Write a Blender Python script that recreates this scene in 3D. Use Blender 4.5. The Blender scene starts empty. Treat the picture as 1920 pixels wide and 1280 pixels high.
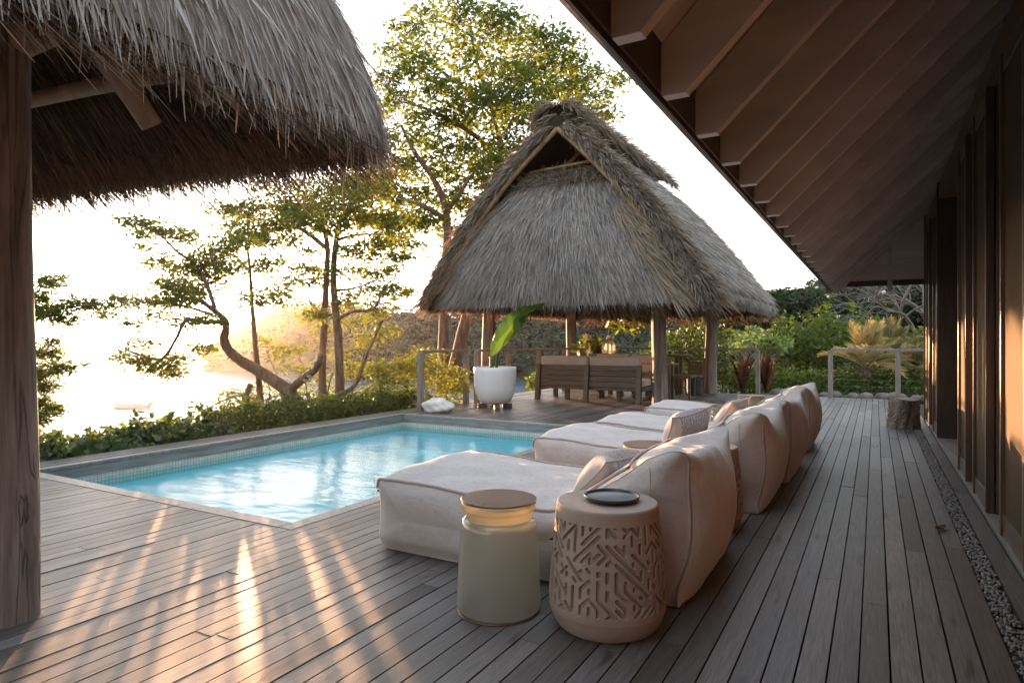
import bpy, bmesh, math, random
import numpy as np
from mathutils import Vector

random.seed(11)
RNG = np.random.default_rng(11)
R_ = math.radians
scene = bpy.context.scene
COL = scene.collection

# ------------------------------------------------------------------ camera
CAM_H, YAW, FPX = 1.2, R_(29.6), 1200.0
FW = np.array([-math.sin(YAW), math.cos(YAW), 0.0])
RT = np.array([math.cos(YAW), math.sin(YAW), 0.0])


def at(px, py, d):
    """a place seen at photo pixel (px, py), d metres in front of the lens"""
    return np.array([0, 0, CAM_H]) + d * (FW + RT * (px - 960) / FPX) + np.array([0, 0, d * (640 - py) / FPX])


cam_data = bpy.data.cameras.new('camera')
cam = bpy.data.objects.new('camera', cam_data)
COL.objects.link(cam)
cam.location = (0, 0, CAM_H)
cam.rotation_euler = (R_(90), 0, YAW)
cam_data.sensor_width = 36
cam_data.lens = 36 * FPX / 1920
cam_data.clip_start = 0.05
cam_data.clip_end = 60000
scene.camera = cam

# ------------------------------------------------------------------ objects


def tag(o, label=None, cat=None, group=None, kind=None):
    for k, v in (('label', label), ('category', cat), ('group', group), ('kind', kind)):
        if v:
            o[k] = v
    return o


def thing(name, loc, label, cat, group=None):
    o = bpy.data.objects.new(name, None)
    COL.objects.link(o)
    o.location = [float(v) for v in loc]
    o.empty_display_size = 0.1
    return tag(o, label, cat, group)


def world_loc(p):
    v = Vector((0, 0, 0))
    while p is not None:
        v = v + p.location
        p = p.parent
    return np.array(v)


def mesh_from(name, V, Fs, mat, parent=None, smooth=False, rnd=None, local=False):
    """V (n,3); Fs: list of int arrays (m,k); rnd: per-face values"""
    V = np.asarray(V, np.float64)
    if parent is not None and not local:
        V = V - world_loc(parent)
    if not isinstance(Fs, (list, tuple)):
        Fs = [Fs]
    Fs = [np.asarray(f, np.int64) for f in Fs if len(f)]
    me = bpy.data.meshes.new(name)
    me.vertices.add(len(V))
    me.vertices.foreach_set('co', V.astype(np.float32).ravel())
    loops = np.concatenate([f.ravel() for f in Fs])
    sizes = np.concatenate([np.full(len(f), f.shape[1]) for f in Fs])
    starts = np.concatenate([[0], np.cumsum(sizes)[:-1]])
    me.loops.add(len(loops))
    me.loops.foreach_set('vertex_index', loops.astype(np.int32))
    me.polygons.add(len(sizes))
    me.polygons.foreach_set('loop_start', starts.astype(np.int32))
    try:
        me.polygons.foreach_set('loop_total', sizes.astype(np.int32))
    except Exception:
        pass
    if True:
        me.polygons.foreach_set('use_smooth', np.full(len(sizes), bool(smooth)))
    me.update(calc_edges=True)
    me.validate()
    if rnd is not None and len(rnd) == len(me.polygons):
        a = me.attributes.new('rnd', 'FLOAT', 'FACE')
        a.data.foreach_set('value', np.asarray(rnd, np.float32))
    o = bpy.data.objects.new(name, me)
    COL.objects.link(o)
    if mat is not None:
        me.materials.append(mat)
    if parent is not None:
        o.parent = parent
    return o


class MB:
    def __init__(s):
        s.V, s.F, s.r, s.n = [], {}, {}, 0

    def add(s, V, F, rnd=None):
        V = np.asarray(V, float)
        F = np.asarray(F, np.int64)
        k = F.shape[1]
        s.F.setdefault(k, []).append(F + s.n)
        rr = np.full(len(F), random.random()) if rnd is None else np.broadcast_to(np.asarray(rnd, float), (len(F),))
        s.r.setdefault(k, []).append(rr)
        s.V.append(V)
        s.n += len(V)
        return s

    def box(s, lo, hi, rnd=None):
        x0, y0, z0 = lo
        x1, y1, z1 = hi
        V = [(x0, y0, z0), (x1, y0, z0), (x1, y1, z0), (x0, y1, z0), (x0, y0, z1), (x1, y0, z1), (x1, y1, z1), (x0, y1, z1)]
        return s.add(V, [(0, 3, 2, 1), (4, 5, 6, 7), (0, 1, 5, 4), (1, 2, 6, 5), (2, 3, 7, 6), (3, 0, 4, 7)], rnd)

    def beam(s, p0, p1, w, h, up=(0, 0, 1), rnd=None):
        p0, p1 = np.array(p0, float), np.array(p1, float)
        d = p1 - p0
        d /= np.linalg.norm(d)
        u = np.array(up, float)
        sd = np.cross(d, u)
        sd /= np.linalg.norm(sd)
        u = np.cross(sd, d)
        V = []
        for p in (p0, p1):
            for a, b in ((-1, -1), (1, -1), (1, 1), (-1, 1)):
                V.append(p + sd * a * w / 2 + u * b * h / 2)
        return s.add(V, [(0, 3, 2, 1), (4, 5, 6, 7), (0, 1, 5, 4), (1, 2, 6, 5), (2, 3, 7, 6), (3, 0, 4, 7)], rnd)

    def prism(s, poly, axis, a0, a1, rnd=None):
        """closed polygon in the plane across axis (0 = x: poly is (y,z); 1 = y: poly is (x,z); 2 = z: (x,y))"""
        n = len(poly)
        V = []
        for a in (a0, a1):
            for p, q in poly:
                V.append({0: (a, p, q), 1: (p, a, q), 2: (p, q, a)}[axis])
        s.add(V, [(i, (i + 1) % n, n + (i + 1) % n, n + i) for i in range(n)], rnd)
        m = s.n - 2 * n
        s.F.setdefault(n, []).append(np.array([list(range(n))[::-1], list(range(n, 2 * n))]) + m)
        s.r.setdefault(n, []).append(np.full(2, 0.5 if rnd is None else rnd))
        return s

    def tube(s, pts, rad, seg=8, rnd=None, caps=True, bump=0.0):
        pts = np.asarray(pts, float)
        n = len(pts)
        rad = np.broadcast_to(np.asarray(rad, float), (n,))
        T = np.gradient(pts, axis=0)
        T /= np.linalg.norm(T, axis=1)[:, None] + 1e-9
        ref = np.array([0, 0, 1.0]) if abs(T[0][2]) < 0.9 else np.array([1.0, 0, 0])
        N = np.cross(T[0], ref)
        N /= np.linalg.norm(N)
        ang = np.arange(seg) / seg * 2 * math.pi
        V = []
        for i in range(n):
            N = N - T[i] * np.dot(N, T[i])
            N /= np.linalg.norm(N) + 1e-9
            B = np.cross(T[i], N)
            rr = rad[i] * (1 + (bump * RNG.standard_normal(seg) if bump else 0))
            V.append(pts[i] + (np.cos(ang) * rr)[:, None] * N + (np.sin(ang) * rr)[:, None] * B)
        V = np.concatenate(V)
        i = np.arange(n - 1)[:, None] * seg
        j = np.arange(seg)[None, :]
        k = (j + 1) % seg
        F = np.stack([i + j, i + k, i + seg + k, i + seg + j], -1).reshape(-1, 4)
        s.add(V, F, rnd)
        if caps and seg > 2:
            m = s.n - len(V)
            c = np.array([list(range(seg))[::-1], list(range((n - 1) * seg, n * seg))]) + m
            s.F.setdefault(seg, []).append(c)
            s.r.setdefault(seg, []).append(np.full(2, 0.5 if rnd is None else rnd))
        return s

    def lathe(s, prof, c, seg=48, rnd=None, cap0=True, cap1=True):
        prof = np.asarray(prof, float)
        n = len(prof)
        ang = np.arange(seg) / seg * 2 * math.pi
        V = np.stack([c[0] + prof[:, 0, None] * np.cos(ang), c[1] + prof[:, 0, None] * np.sin(ang), c[2] + np.repeat(prof[:, 1, None], seg, 1)], -1).reshape(-1, 3)
        i = np.arange(n - 1)[:, None] * seg
        j = np.arange(seg)[None, :]
        k = (j + 1) % seg
        s.add(V, np.stack([i + j, i + k, i + seg + k, i + seg + j], -1).reshape(-1, 4), rnd)
        m = s.n - len(V)
        caps = ([list(range(seg))[::-1]] if cap0 else []) + ([list(range((n - 1) * seg, n * seg))] if cap1 else [])
        if caps:
            s.F.setdefault(seg, []).append(np.array(caps) + m)
            s.r.setdefault(seg, []).append(np.full(len(caps), 0.5 if rnd is None else rnd))
        return s

    def grid(s, G, rnd=None, closed=False, flip=False):
        G = np.asarray(G, float)
        nb, na = G.shape[:2]
        i = np.arange(nb - 1)[:, None] * na
        j = np.arange(na if closed else na - 1)[None, :]
        k = (j + 1) % na
        F = np.stack([i + j, i + k, i + na + k, i + na + j], -1).reshape(-1, 4)
        if flip:
            F = F[:, ::-1]
        return s.add(G.reshape(-1, 3), F, rnd)

    def build(s, name, mat, parent=None, smooth=False, bevel=0.0, local=False):
        ks = sorted(s.F)
        o = mesh_from(name, np.concatenate(s.V), [np.concatenate(s.F[k]) for k in ks], mat, parent, smooth, np.concatenate([np.concatenate(s.r[k]) for k in ks]), local)
        if bevel:
            b = o.modifiers.new('bevel', 'BEVEL')
            b.width, b.segments, b.limit_method = bevel, 2, 'ANGLE'
            b.harden_normals = False
        return o


def copy_tree(o, parent=None):
    c = o.copy()
    COL.objects.link(c)
    c.parent = parent
    for ch in list(o.children):
        copy_tree(ch, c)
    return c


# ------------------------------------------------------------------ materials
def N(nt, t, **kw):
    n = nt.nodes.new(t)
    for k, v in kw.items():
        if k.startswith('i_'):
            n.inputs[k[2:].replace('_', ' ')].default_value = v
        else:
            setattr(n, k, v)
    return n


def new_mat(name):
    m = bpy.data.materials.new(name)
    m.use_nodes = True
    nt = m.node_tree
    nt.nodes.clear()
    out = nt.nodes.new('ShaderNodeOutputMaterial')
    return m, nt, out


def c4(c):
    return (c[0], c[1], c[2], 1.0)


def coords(nt, stretch=(1, 1, 1), rnd_shift=0.0, rot=(0, 0, 0), per_object=True):
    tc = N(nt, 'ShaderNodeTexCoord')
    mp = N(nt, 'ShaderNodeMapping')
    mp.inputs['Scale'].default_value = stretch
    mp.inputs['Rotation'].default_value = rot
    L = nt.links.new
    src = tc.outputs['Object']
    if rnd_shift:
        at_ = N(nt, 'ShaderNodeAttribute', attribute_name='rnd')
        ml = N(nt, 'ShaderNodeMath', operation='MULTIPLY')
        ml.inputs[1].default_value = rnd_shift
        L(at_.outputs['Fac'], ml.inputs[0])
        ad = N(nt, 'ShaderNodeVectorMath', operation='ADD')
        L(src, ad.inputs[0])
        L(ml.outputs[0], ad.inputs[1])
        src = ad.outputs[0]
    if per_object:
        oi = N(nt, 'ShaderNodeObjectInfo')
        ml2 = N(nt, 'ShaderNodeMath', operation='MULTIPLY')
        ml2.inputs[1].default_value = 37.0
        L(oi.outputs['Random'], ml2.inputs[0])
        ad2 = N(nt, 'ShaderNodeVectorMath', operation='ADD')
        L(src, ad2.inputs[0])
        L(ml2.outputs[0], ad2.inputs[1])
        src = ad2.outputs[0]
    L(src, mp.inputs['Vector'])
    return mp.outputs['Vector']


def ramp(nt, fac, stops):
    r = N(nt, 'ShaderNodeValToRGB')
    e = r.color_ramp.elements
    while len(e) < len(stops):
        e.new(0.5)
    for el, (p, c) in zip(e, stops):
        el.position, el.color = p, c4(c)
    nt.links.new(fac, r.inputs['Fac'])
    return r.outputs['Color']


def noise(nt, vec, scale, detail=4, rough=0.55, dist=0.0):
    n = N(nt, 'ShaderNodeTexNoise')
    n.inputs['Scale'].default_value = scale
    n.inputs['Detail'].default_value = detail
    n.inputs['Roughness'].default_value = rough
    n.inputs['Distortion'].default_value = dist
    nt.links.new(vec, n.inputs['Vector'])
    return n.outputs['Fac']


def mixc(nt, f, a, b, mode='MIX'):
    m = N(nt, 'ShaderNodeMix', data_type='RGBA', blend_type=mode)
    L = nt.links.new
    for s_, v in ((m.inputs[0], f), (m.inputs[6], a), (m.inputs[7], b)):
        if hasattr(v, 'node'):
            L(v, s_)
        else:
            s_.default_value = v if not isinstance(v, tuple) else c4(v)
    return m.outputs[2]


def bump(nt, h, strength, dist=0.01, prev=None):
    b = N(nt, 'ShaderNodeBump')
    b.inputs['Strength'].default_value = strength
    b.inputs['Distance'].default_value = dist
    nt.links.new(h, b.inputs['Height'])
    if prev is not None:
        nt.links.new(prev, b.inputs['Normal'])
    return b.outputs['Normal']


def attr(nt, name='rnd'):
    return N(nt, 'ShaderNodeAttribute', attribute_name=name).outputs['Fac']


def principled(nt, out, col, rough, normal=None, metallic=0.0, spec=0.5, sheen=0.0, trans=0.0, coat=0.0):
    p = N(nt, 'ShaderNodeBsdfPrincipled')
    L = nt.links.new
    for s_, v in (('Base Color', col), ('Roughness', rough)):
        if hasattr(v, 'node'):
            L(v, p.inputs[s_])
        else:
            p.inputs[s_].default_value = c4(v) if isinstance(v, tuple) else v
    p.inputs['Metallic'].default_value = metallic
    p.inputs['Specular IOR Level'].default_value = spec
    if sheen:
        p.inputs['Sheen Weight'].default_value = sheen
    if trans:
        p.inputs['Transmission Weight'].default_value = trans
    if coat:
        p.inputs['Coat Weight'].default_value = coat
    if normal is not None:
        L(normal, p.inputs['Normal'])
    if out is not None:
        L(p.outputs[0], out.inputs['Surface'])
    return p


def simple(name, c1, c2, rough=0.6, scale=6.0, stretch=(1, 1, 1), bmp=0.2, bdist=0.004, bscale=None, rnd_mix=0.0, metallic=0.0, spec=0.5, detail=5, sheen=0.0, rough_var=0.0):
    m, nt, out = new_mat(name)
    v = coords(nt, stretch, 11.0 if rnd_mix else 0.0)
    f = noise(nt, v, scale, detail, 0.6)
    col = ramp(nt, f, [(0.3, c1), (0.7, c2)])
    if rnd_mix:
        k = ramp(nt, attr(nt), [(0.0, (1 - rnd_mix,) * 3), (1.0, (1 + rnd_mix,) * 3)])
        col = mixc(nt, 1.0, col, k, 'MULTIPLY')
    nm = None
    if bmp:
        nm = bump(nt, noise(nt, v, bscale or scale * 5, 4), bmp, bdist)
    rg = rough
    if rough_var:
        mr = N(nt, 'ShaderNodeMapRange')
        mr.inputs['To Min'].default_value = rough - rough_var
        mr.inputs['To Max'].default_value = rough + rough_var
        nt.links.new(noise(nt, v, scale * 2, 3), mr.inputs['Value'])
        rg = mr.outputs[0]
    principled(nt, out, col, rg, nm, metallic, spec, sheen)
    return m


def leaf_mat(name, dark, mid, light, trans=0.45, tcol=None, rough=0.45):
    m, nt, out = new_mat(name)
    a = attr(nt)
    col = ramp(nt, a, [(0.0, dark), (0.55, mid), (1.0, light)])
    p = principled(nt, None, col, rough, spec=0.35)
    tr = N(nt, 'ShaderNodeBsdfTranslucent')
    if tcol is None:
        tcol = (1.5, 1.35, 0.55)
    nt.links.new(mixc(nt, 1.0, col, (tcol[0] * 1.6, tcol[1] * 1.6, tcol[2] * 1.6), 'MULTIPLY'), tr.inputs['Color'])
    mx = N(nt, 'ShaderNodeMixShader')
    mx.inputs[0].default_value = trans
    nt.links.new(p.outputs[0], mx.inputs[1])
    nt.links.new(tr.outputs[0], mx.inputs[2])
    nt.links.new(mx.outputs[0], out.inputs['Surface'])
    return m


def deck_mat():
    m, nt, out = new_mat('weathered_deck_wood')
    L = nt.links.new
    v = coords(nt, (9.0, 0.55, 9.0), 41.0, per_object=False)
    rings = noise(nt, v, 2.2, 3, 0.5, 1.6)
    wv = N(nt, 'ShaderNodeMath', operation='MULTIPLY')
    wv.inputs[1].default_value = 34.0
    L(rings, wv.inputs[0])
    sn = N(nt, 'ShaderNodeMath', operation='SINE')
    L(wv.outputs[0], sn.inputs[0])
    v2 = coords(nt, (70.0, 1.6, 70.0), 41.0, per_object=False)
    grain = noise(nt, v2, 3.0, 5, 0.65)
    v3 = coords(nt, (1.0, 1.0, 1.0), 0.0, per_object=False)
    blot = noise(nt, v3, 1.1, 4, 0.6)
    col = ramp(nt, grain, [(0.25, (0.074, 0.069, 0.066)), (0.5, (0.148, 0.141, 0.138)), (0.78, (0.222, 0.218, 0.217))])
    rc = ramp(nt, sn.outputs[0], [(0.0, (0.86, 0.84, 0.82)), (1.0, (1.04, 1.04, 1.05))])
    col = mixc(nt, 0.8, col, rc, 'MULTIPLY')
    bt = ramp(nt, attr(nt), [(0.0, (0.58, 0.51, 0.46)), (0.3, (0.85, 0.81, 0.78)), (0.65, (1.0, 0.98, 0.97)), (1.0, (1.35, 1.3, 1.26))])
    col = mixc(nt, 1.0, col, bt, 'MULTIPLY')
    bl = ramp(nt, blot, [(0.32, (0.74, 0.72, 0.7)), (0.62, (1.06, 1.06, 1.06))])
    col = mixc(nt, 0.9, col, bl, 'MULTIPLY')
    vsp = noise(nt, coords(nt, (14.0, 2.2, 14.0), 23.0, per_object=False), 1.0, 2, 0.5)
    col = mixc(nt, 1.0, col, ramp(nt, vsp, [(0.27, (0.45, 0.41, 0.38)), (0.34, (1, 1, 1))]), 'MULTIPLY')
    mr = N(nt, 'ShaderNodeMapRange')
    mr.inputs['To Min'].default_value = 0.40
    mr.inputs['To Max'].default_value = 0.6
    L(blot, mr.inputs['Value'])
    nm = bump(nt, grain, 0.45, 0.0018)
    nm = bump(nt, sn.outputs[0], 0.12, 0.001, nm)
    principled(nt, out, col, mr.outputs[0], nm, spec=0.5)
    return m


def thatch_mat(name, warm=0.0, dark=1.0):
    m, nt, out = new_mat(name)
    a = attr(nt)
    k = dark
    if warm > 1:                                       # dark brown straw of the lining
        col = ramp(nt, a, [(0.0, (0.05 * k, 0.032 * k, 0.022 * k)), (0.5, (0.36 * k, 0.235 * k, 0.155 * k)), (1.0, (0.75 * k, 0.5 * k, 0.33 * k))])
    elif warm > 0.5:                                   # tan edge straw
        col = ramp(nt, a, [(0.0, (0.10 * k, 0.078 * k, 0.06 * k)), (0.3, (0.28 * k, 0.235 * k, 0.19 * k)), (0.65, (0.47 * k, 0.41 * k, 0.34 * k)), (1.0, (0.60 * k, 0.50 * k, 0.37 * k))])
    else:
        col = ramp(nt, a, [(0.0, (0.12 * k, 0.108 * k, 0.10 * k)), (0.25, (0.27 * k, 0.256 * k, (0.24 - 0.06 * warm) * k)), (0.6, (0.46 * k, 0.455 * k, 0.45 * k)), (0.85, (0.59 * k, 0.585 * k, 0.58 * k)), (1.0, (0.56 * k, 0.46 * k, (0.34 - warm * 0.1) * k))])
    v = coords(nt, (1, 1, 1))
    f = noise(nt, v, 1.3, 4, 0.6)
    col = mixc(nt, 0.8, col, ramp(nt, f, [(0.3, (0.7, 0.68, 0.66)), (0.7, (1.08, 1.05, 1.02))]), 'MULTIPLY')
    p = principled(nt, None, col, 0.75, spec=0.25)
    tr = N(nt, 'ShaderNodeBsdfTranslucent')
    nt.links.new(mixc(nt, 1.0, col, (1.3, 1.0, 0.7), 'MULTIPLY'), tr.inputs['Color'])
    mx = N(nt, 'ShaderNodeMixShader')
    mx.inputs[0].default_value = 0.22
    nt.links.new(p.outputs[0], mx.inputs[1])
    nt.links.new(tr.outputs[0], mx.inputs[2])
    nt.links.new(mx.outputs[0], out.inputs['Surface'])
    return m


def fabric_mat(name, c1, c2):
    m, nt, out = new_mat(name)
    v = coords(nt, (1, 1, 1))
    f = noise(nt, v, 5.0, 5, 0.6)
    col = ramp(nt, f, [(0.3, c1), (0.7, c2)])
    vx = noise(nt, coords(nt, (18, 18, 240)), 2.0, 2, 0.5)
    vz = noise(nt, coords(nt, (240, 200, 18)), 2.0, 2, 0.5)
    wv = N(nt, 'ShaderNodeMath', operation='ADD')
    nt.links.new(vx, wv.inputs[0])
    nt.links.new(vz, wv.inputs[1])
    col = mixc(nt, 0.55, col, ramp(nt, wv.outputs[0], [(0.75, (0.72, 0.7, 0.7)), (1.25, (1.12, 1.12, 1.12))]), 'MULTIPLY')
    nm = bump(nt, wv.outputs[0], 0.35, 0.0016)
    nm = bump(nt, noise(nt, v, 7.0, 3, 0.5), 0.45, 0.02, nm)
    nm = bump(nt, noise(nt, coords(nt, (3.0, 9.0, 4.0)), 2.2, 2, 0.5, 1.0), 0.3, 0.02, nm)
    principled(nt, out, col, 0.85, nm, spec=0.2, sheen=0.25)
    return m


MAT = {}
MAT['deck'] = deck_mat()
MAT['under'] = simple('dark_joist_timber', (0.012, 0.01, 0.009), (0.03, 0.025, 0.02), 0.9)
MAT['coping'] = simple('grey_coping_timber', (0.16, 0.145, 0.13), (0.33, 0.3, 0.27), 0.5, 2.0, (14, 14, 14), 0.35, 0.002, 20, rnd_mix=0.12, rough_var=0.12)
MAT['fascia'] = simple('weathered_fascia_timber', (0.13, 0.12, 0.11), (0.28, 0.265, 0.25), 0.6, 1.5, (1.5, 1.5, 16), 0.35, 0.003, 6, rnd_mix=0.15)
MAT['rail'] = simple('grey_railing_timber', (0.15, 0.125, 0.11), (0.31, 0.27, 0.245), 0.62, 1.6, (16, 16, 2.2), 0.4, 0.003, 8, rnd_mix=0.15)
MAT['post'] = simple('weathered_log', (0.10, 0.08, 0.067), (0.40, 0.335, 0.29), 0.75, 1.6, (11, 11, 0.7), 1.0, 0.02, 2.4)


def log_mat():
    m, nt, out = new_mat('cracked_weathered_log')
    v = coords(nt, (9, 9, 0.55))
    f = noise(nt, v, 2.4, 6, 0.62, 0.4)
    col = ramp(nt, f, [(0.28, (0.115, 0.092, 0.077)), (0.5, (0.25, 0.205, 0.176)), (0.75, (0.40, 0.345, 0.305))])
    big = noise(nt, coords(nt, (3, 3, 0.5)), 1.2, 3)
    col = mixc(nt, 0.7, col, ramp(nt, big, [(0.3, (0.68, 0.66, 0.64)), (0.7, (1.1, 1.1, 1.1))]), 'MULTIPLY')
    ck = noise(nt, coords(nt, (15, 15, 0.42)), 1.0, 3, 0.5, 0.7)
    d = N(nt, 'ShaderNodeMath', operation='SUBTRACT')
    d.inputs[1].default_value = 0.5
    nt.links.new(ck, d.inputs[0])
    ab = N(nt, 'ShaderNodeMath', operation='ABSOLUTE')
    nt.links.new(d.outputs[0], ab.inputs[0])
    crack = ramp(nt, ab.outputs[0], [(0.0, (0, 0, 0)), (0.022, (1, 1, 1))])
    col = mixc(nt, 1.0, col, mixc(nt, 0.5, (1, 1, 1), crack), 'MULTIPLY')
    nm = bump(nt, f, 0.7, 0.012)
    nm = bump(nt, crack, 0.8, 0.008, nm)
    principled(nt, out, col, 0.75, nm, spec=0.3)
    return m


MAT['post'] = log_mat()
MAT['pole'] = simple('bamboo_pole', (0.2, 0.12, 0.055), (0.4, 0.26, 0.13), 0.5, 3, (2, 2, 2), 0.2, 0.003)
MAT['darkpole'] = simple('smoky_rafter_pole', (0.24, 0.14, 0.08), (0.42, 0.27, 0.16), 0.6, 3, (3, 3, 3), 0.3, 0.004)
MAT['thatch'] = thatch_mat('sun_bleached_thatch')
MAT['thatch_near'] = thatch_mat('grey_weathered_thatch', 0.0, 1.22)
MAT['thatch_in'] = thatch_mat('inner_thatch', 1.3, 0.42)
MAT['thatch_tan'] = thatch_mat('tan_thatch', 0.7, 0.78)
MAT['fabric'] = fabric_mat('blush_linen', (0.455, 0.412, 0.39), (0.55, 0.505, 0.485))
MAT['piping'] = simple('linen_piping', (0.40, 0.31, 0.275), (0.48, 0.385, 0.345), 0.85, 40, bmp=0.3)
MAT['soffit'] = simple('taupe_painted_timber', (0.43, 0.40, 0.375), (0.60, 0.56, 0.53), 0.55, 2.2, (0.6, 9, 3), 0.2, 0.003, 6, rnd_mix=0.16)
MAT['raft_end'] = simple('lit_rafter_end', (0.74, 0.71, 0.68), (0.8, 0.77, 0.74), 0.6, 5)  # near-white tone standing in for light on the rafter ends
MAT['gutter'] = simple('bronze_gutter_metal', (0.05, 0.034, 0.027), (0.11, 0.075, 0.06), 0.38, 5, bmp=0.15, metallic=0.4, rough_var=0.1)
MAT['frame'] = simple('brown_door_frame_timber', (0.085, 0.05, 0.035), (0.165, 0.10, 0.07), 0.32, 2.5, (14, 14, 1.2), 0.2, 0.002, rnd_mix=0.2)
MAT['darkframe'] = simple('dark_stained_timber', (0.03, 0.021, 0.016), (0.065, 0.045, 0.034), 0.4, 2.5, (14, 14, 1.2), 0.2, 0.002)
MAT['siding'] = simple('warm_grey_siding', (0.60, 0.51, 0.45), (0.68, 0.59, 0.53), 0.6, 3, (1, 1, 8), 0.1, 0.002, rnd_mix=0.08)
MAT['sill'] = simple('grey_sill_timber', (0.2, 0.18, 0.16), (0.33, 0.3, 0.27), 0.5, 2, (14, 1, 14), 0.3, 0.002)
MAT['white_pot'] = simple('white_ceramic', (0.72, 0.72, 0.72), (0.8, 0.8, 0.8), 0.35, 4, bmp=0.05)
MAT['stone_white'] = simple('white_coral_stone', (0.55, 0.54, 0.52), (0.82, 0.81, 0.79), 0.8, 6, bmp=0.6, bdist=0.01)
MAT['sofa_wood'] = simple('dark_teak', (0.075, 0.056, 0.042), (0.15, 0.115, 0.09), 0.5, 2, (2, 14, 14), 0.2, 0.002, rnd_mix=0.15)
MAT['cushion'] = simple('beige_cushion', (0.45, 0.38, 0.32), (0.56, 0.48, 0.41), 0.85, 8, bmp=0.2)
MAT['bark'] = simple('grey_brown_bark', (0.075, 0.05, 0.035), (0.24, 0.165, 0.115), 0.85, 4, (3, 3, 0.8), 0.8, 0.02, 8)
MAT['paint_white'] = simple('chipped_white_paint', (0.6, 0.58, 0.55), (0.75, 0.73, 0.7), 0.7, 6)
MAT['palebark'] = simple('silver_bark', (0.22, 0.19, 0.16), (0.4, 0.36, 0.31), 0.8, 5, bmp=0.5)
MAT['barebark'] = simple('grey_bare_bark', (0.09, 0.075, 0.062), (0.24, 0.205, 0.175), 0.85, 5, bmp=0.5)
MAT['stump'] = simple('rough_stump_bark', (0.09, 0.065, 0.05), (0.34, 0.28, 0.22), 0.85, 7, (1, 1, 0.5), 0.9, 0.02, 14)
MAT['carved'] = simple('pale_carved_wood', (0.31, 0.23, 0.185), (0.40, 0.305, 0.25), 0.6, 3, (3, 3, 3), 0.15, 0.002)
MAT['plate'] = simple('dark_slate_glaze', (0.028, 0.03, 0.03), (0.05, 0.052, 0.05), 0.35, 8, bmp=0.1)
MAT['plate_in'] = simple('blue_grey_glaze', (0.13, 0.155, 0.155), (0.2, 0.225, 0.225), 0.3, 9, bmp=0.05)
MAT['cable'] = simple('steel_cable', (0.14, 0.13, 0.12), (0.2, 0.19, 0.18), 0.4, 20, metallic=0.6, bmp=0)
MAT['boat'] = simple('white_gelcoat', (0.62, 0.6, 0.57), (0.7, 0.68, 0.65), 0.4, 2, bmp=0)
MAT['engine'] = simple('grey_outboard', (0.16, 0.14, 0.13), (0.22, 0.2, 0.19), 0.4, 2, bmp=0)
MAT['rock'] = simple('dark_rounded_rock', (0.09, 0.075, 0.065), (0.24, 0.2, 0.175), 0.85, 5, bmp=0.5, bdist=0.01)
MAT['pebble'] = simple('grey_pebble', (0.15, 0.145, 0.14), (0.27, 0.26, 0.255), 0.5, 9, rnd_mix=0.4)
MAT['basket'] = simple('dark_wicker', (0.02, 0.016, 0.012), (0.06, 0.047, 0.037), 0.7, 30, (1, 1, 3), 0.8, 0.008, 60)
MAT['ground'] = simple('leafy_soil', (0.03, 0.028, 0.015), (0.085, 0.075, 0.04), 0.95, 0.6, bmp=0.5, bdist=0.1)
MAT['hill'] = simple('wooded_slope', (0.02, 0.028, 0.012), (0.05, 0.055, 0.025), 0.95, 0.08, bmp=0)
MAT['cliff'] = simple('brown_headland_rock', (0.07, 0.05, 0.035), (0.17, 0.125, 0.09), 0.95, 0.12, bmp=0.6, bdist=2.0)
MAT['plaster'] = simple('pool_plaster', (0.40, 0.74, 0.78), (0.48, 0.80, 0.83), 0.6, 3, bmp=0)
MAT['leaf_tree'] = leaf_mat('backlit_tree_leaf', (0.03, 0.05, 0.01), (0.075, 0.108, 0.02), (0.16, 0.165, 0.035), 0.46, (1.5, 1.4, 0.5))
MAT['leaf_gold'] = leaf_mat('golden_tree_leaf', (0.045, 0.065, 0.017), (0.105, 0.13, 0.032), (0.2, 0.185, 0.055), 0.5, (1.45, 1.35, 0.45))
MAT['leaf_hedge'] = leaf_mat('hedge_leaf', (0.02, 0.04, 0.01), (0.055, 0.095, 0.02), (0.13, 0.165, 0.035), 0.32, rough=0.35)
MAT['leaf_broad'] = leaf_mat('glossy_broad_leaf', (0.025, 0.05, 0.03), (0.06, 0.1, 0.055), (0.2, 0.27, 0.06), 0.3, rough=0.28)
MAT['leaf_forest'] = leaf_mat('forest_leaf', (0.014, 0.025, 0.012), (0.034, 0.052, 0.022), (0.07, 0.085, 0.034), 0.1, rough=0.7)
MAT['leaf_palm'] = leaf_mat('palm_leaflet', (0.07, 0.08, 0.03), (0.22, 0.20, 0.09), (0.5, 0.4, 0.22), 0.4, (1.2, 1.1, 0.7))  # low-sun gold is mixed into the leaflet colours
MAT['leaf_fran'] = leaf_mat('frangipani_leaf', (0.07, 0.11, 0.04), (0.14, 0.2, 0.075), (0.3, 0.36, 0.17), 0.3)
MAT['leaf_red'] = leaf_mat('bronze_cordyline_leaf', (0.035, 0.028, 0.018), (0.085, 0.045, 0.028), (0.19, 0.085, 0.05), 0.4, (1.4, 0.9, 0.6))
MAT['leaf_banana'] = leaf_mat('banana_leaf', (0.025, 0.06, 0.012), (0.05, 0.11, 0.02), (0.1, 0.165, 0.035), 0.24, (1.3, 1.4, 0.5), 0.35)


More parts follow.
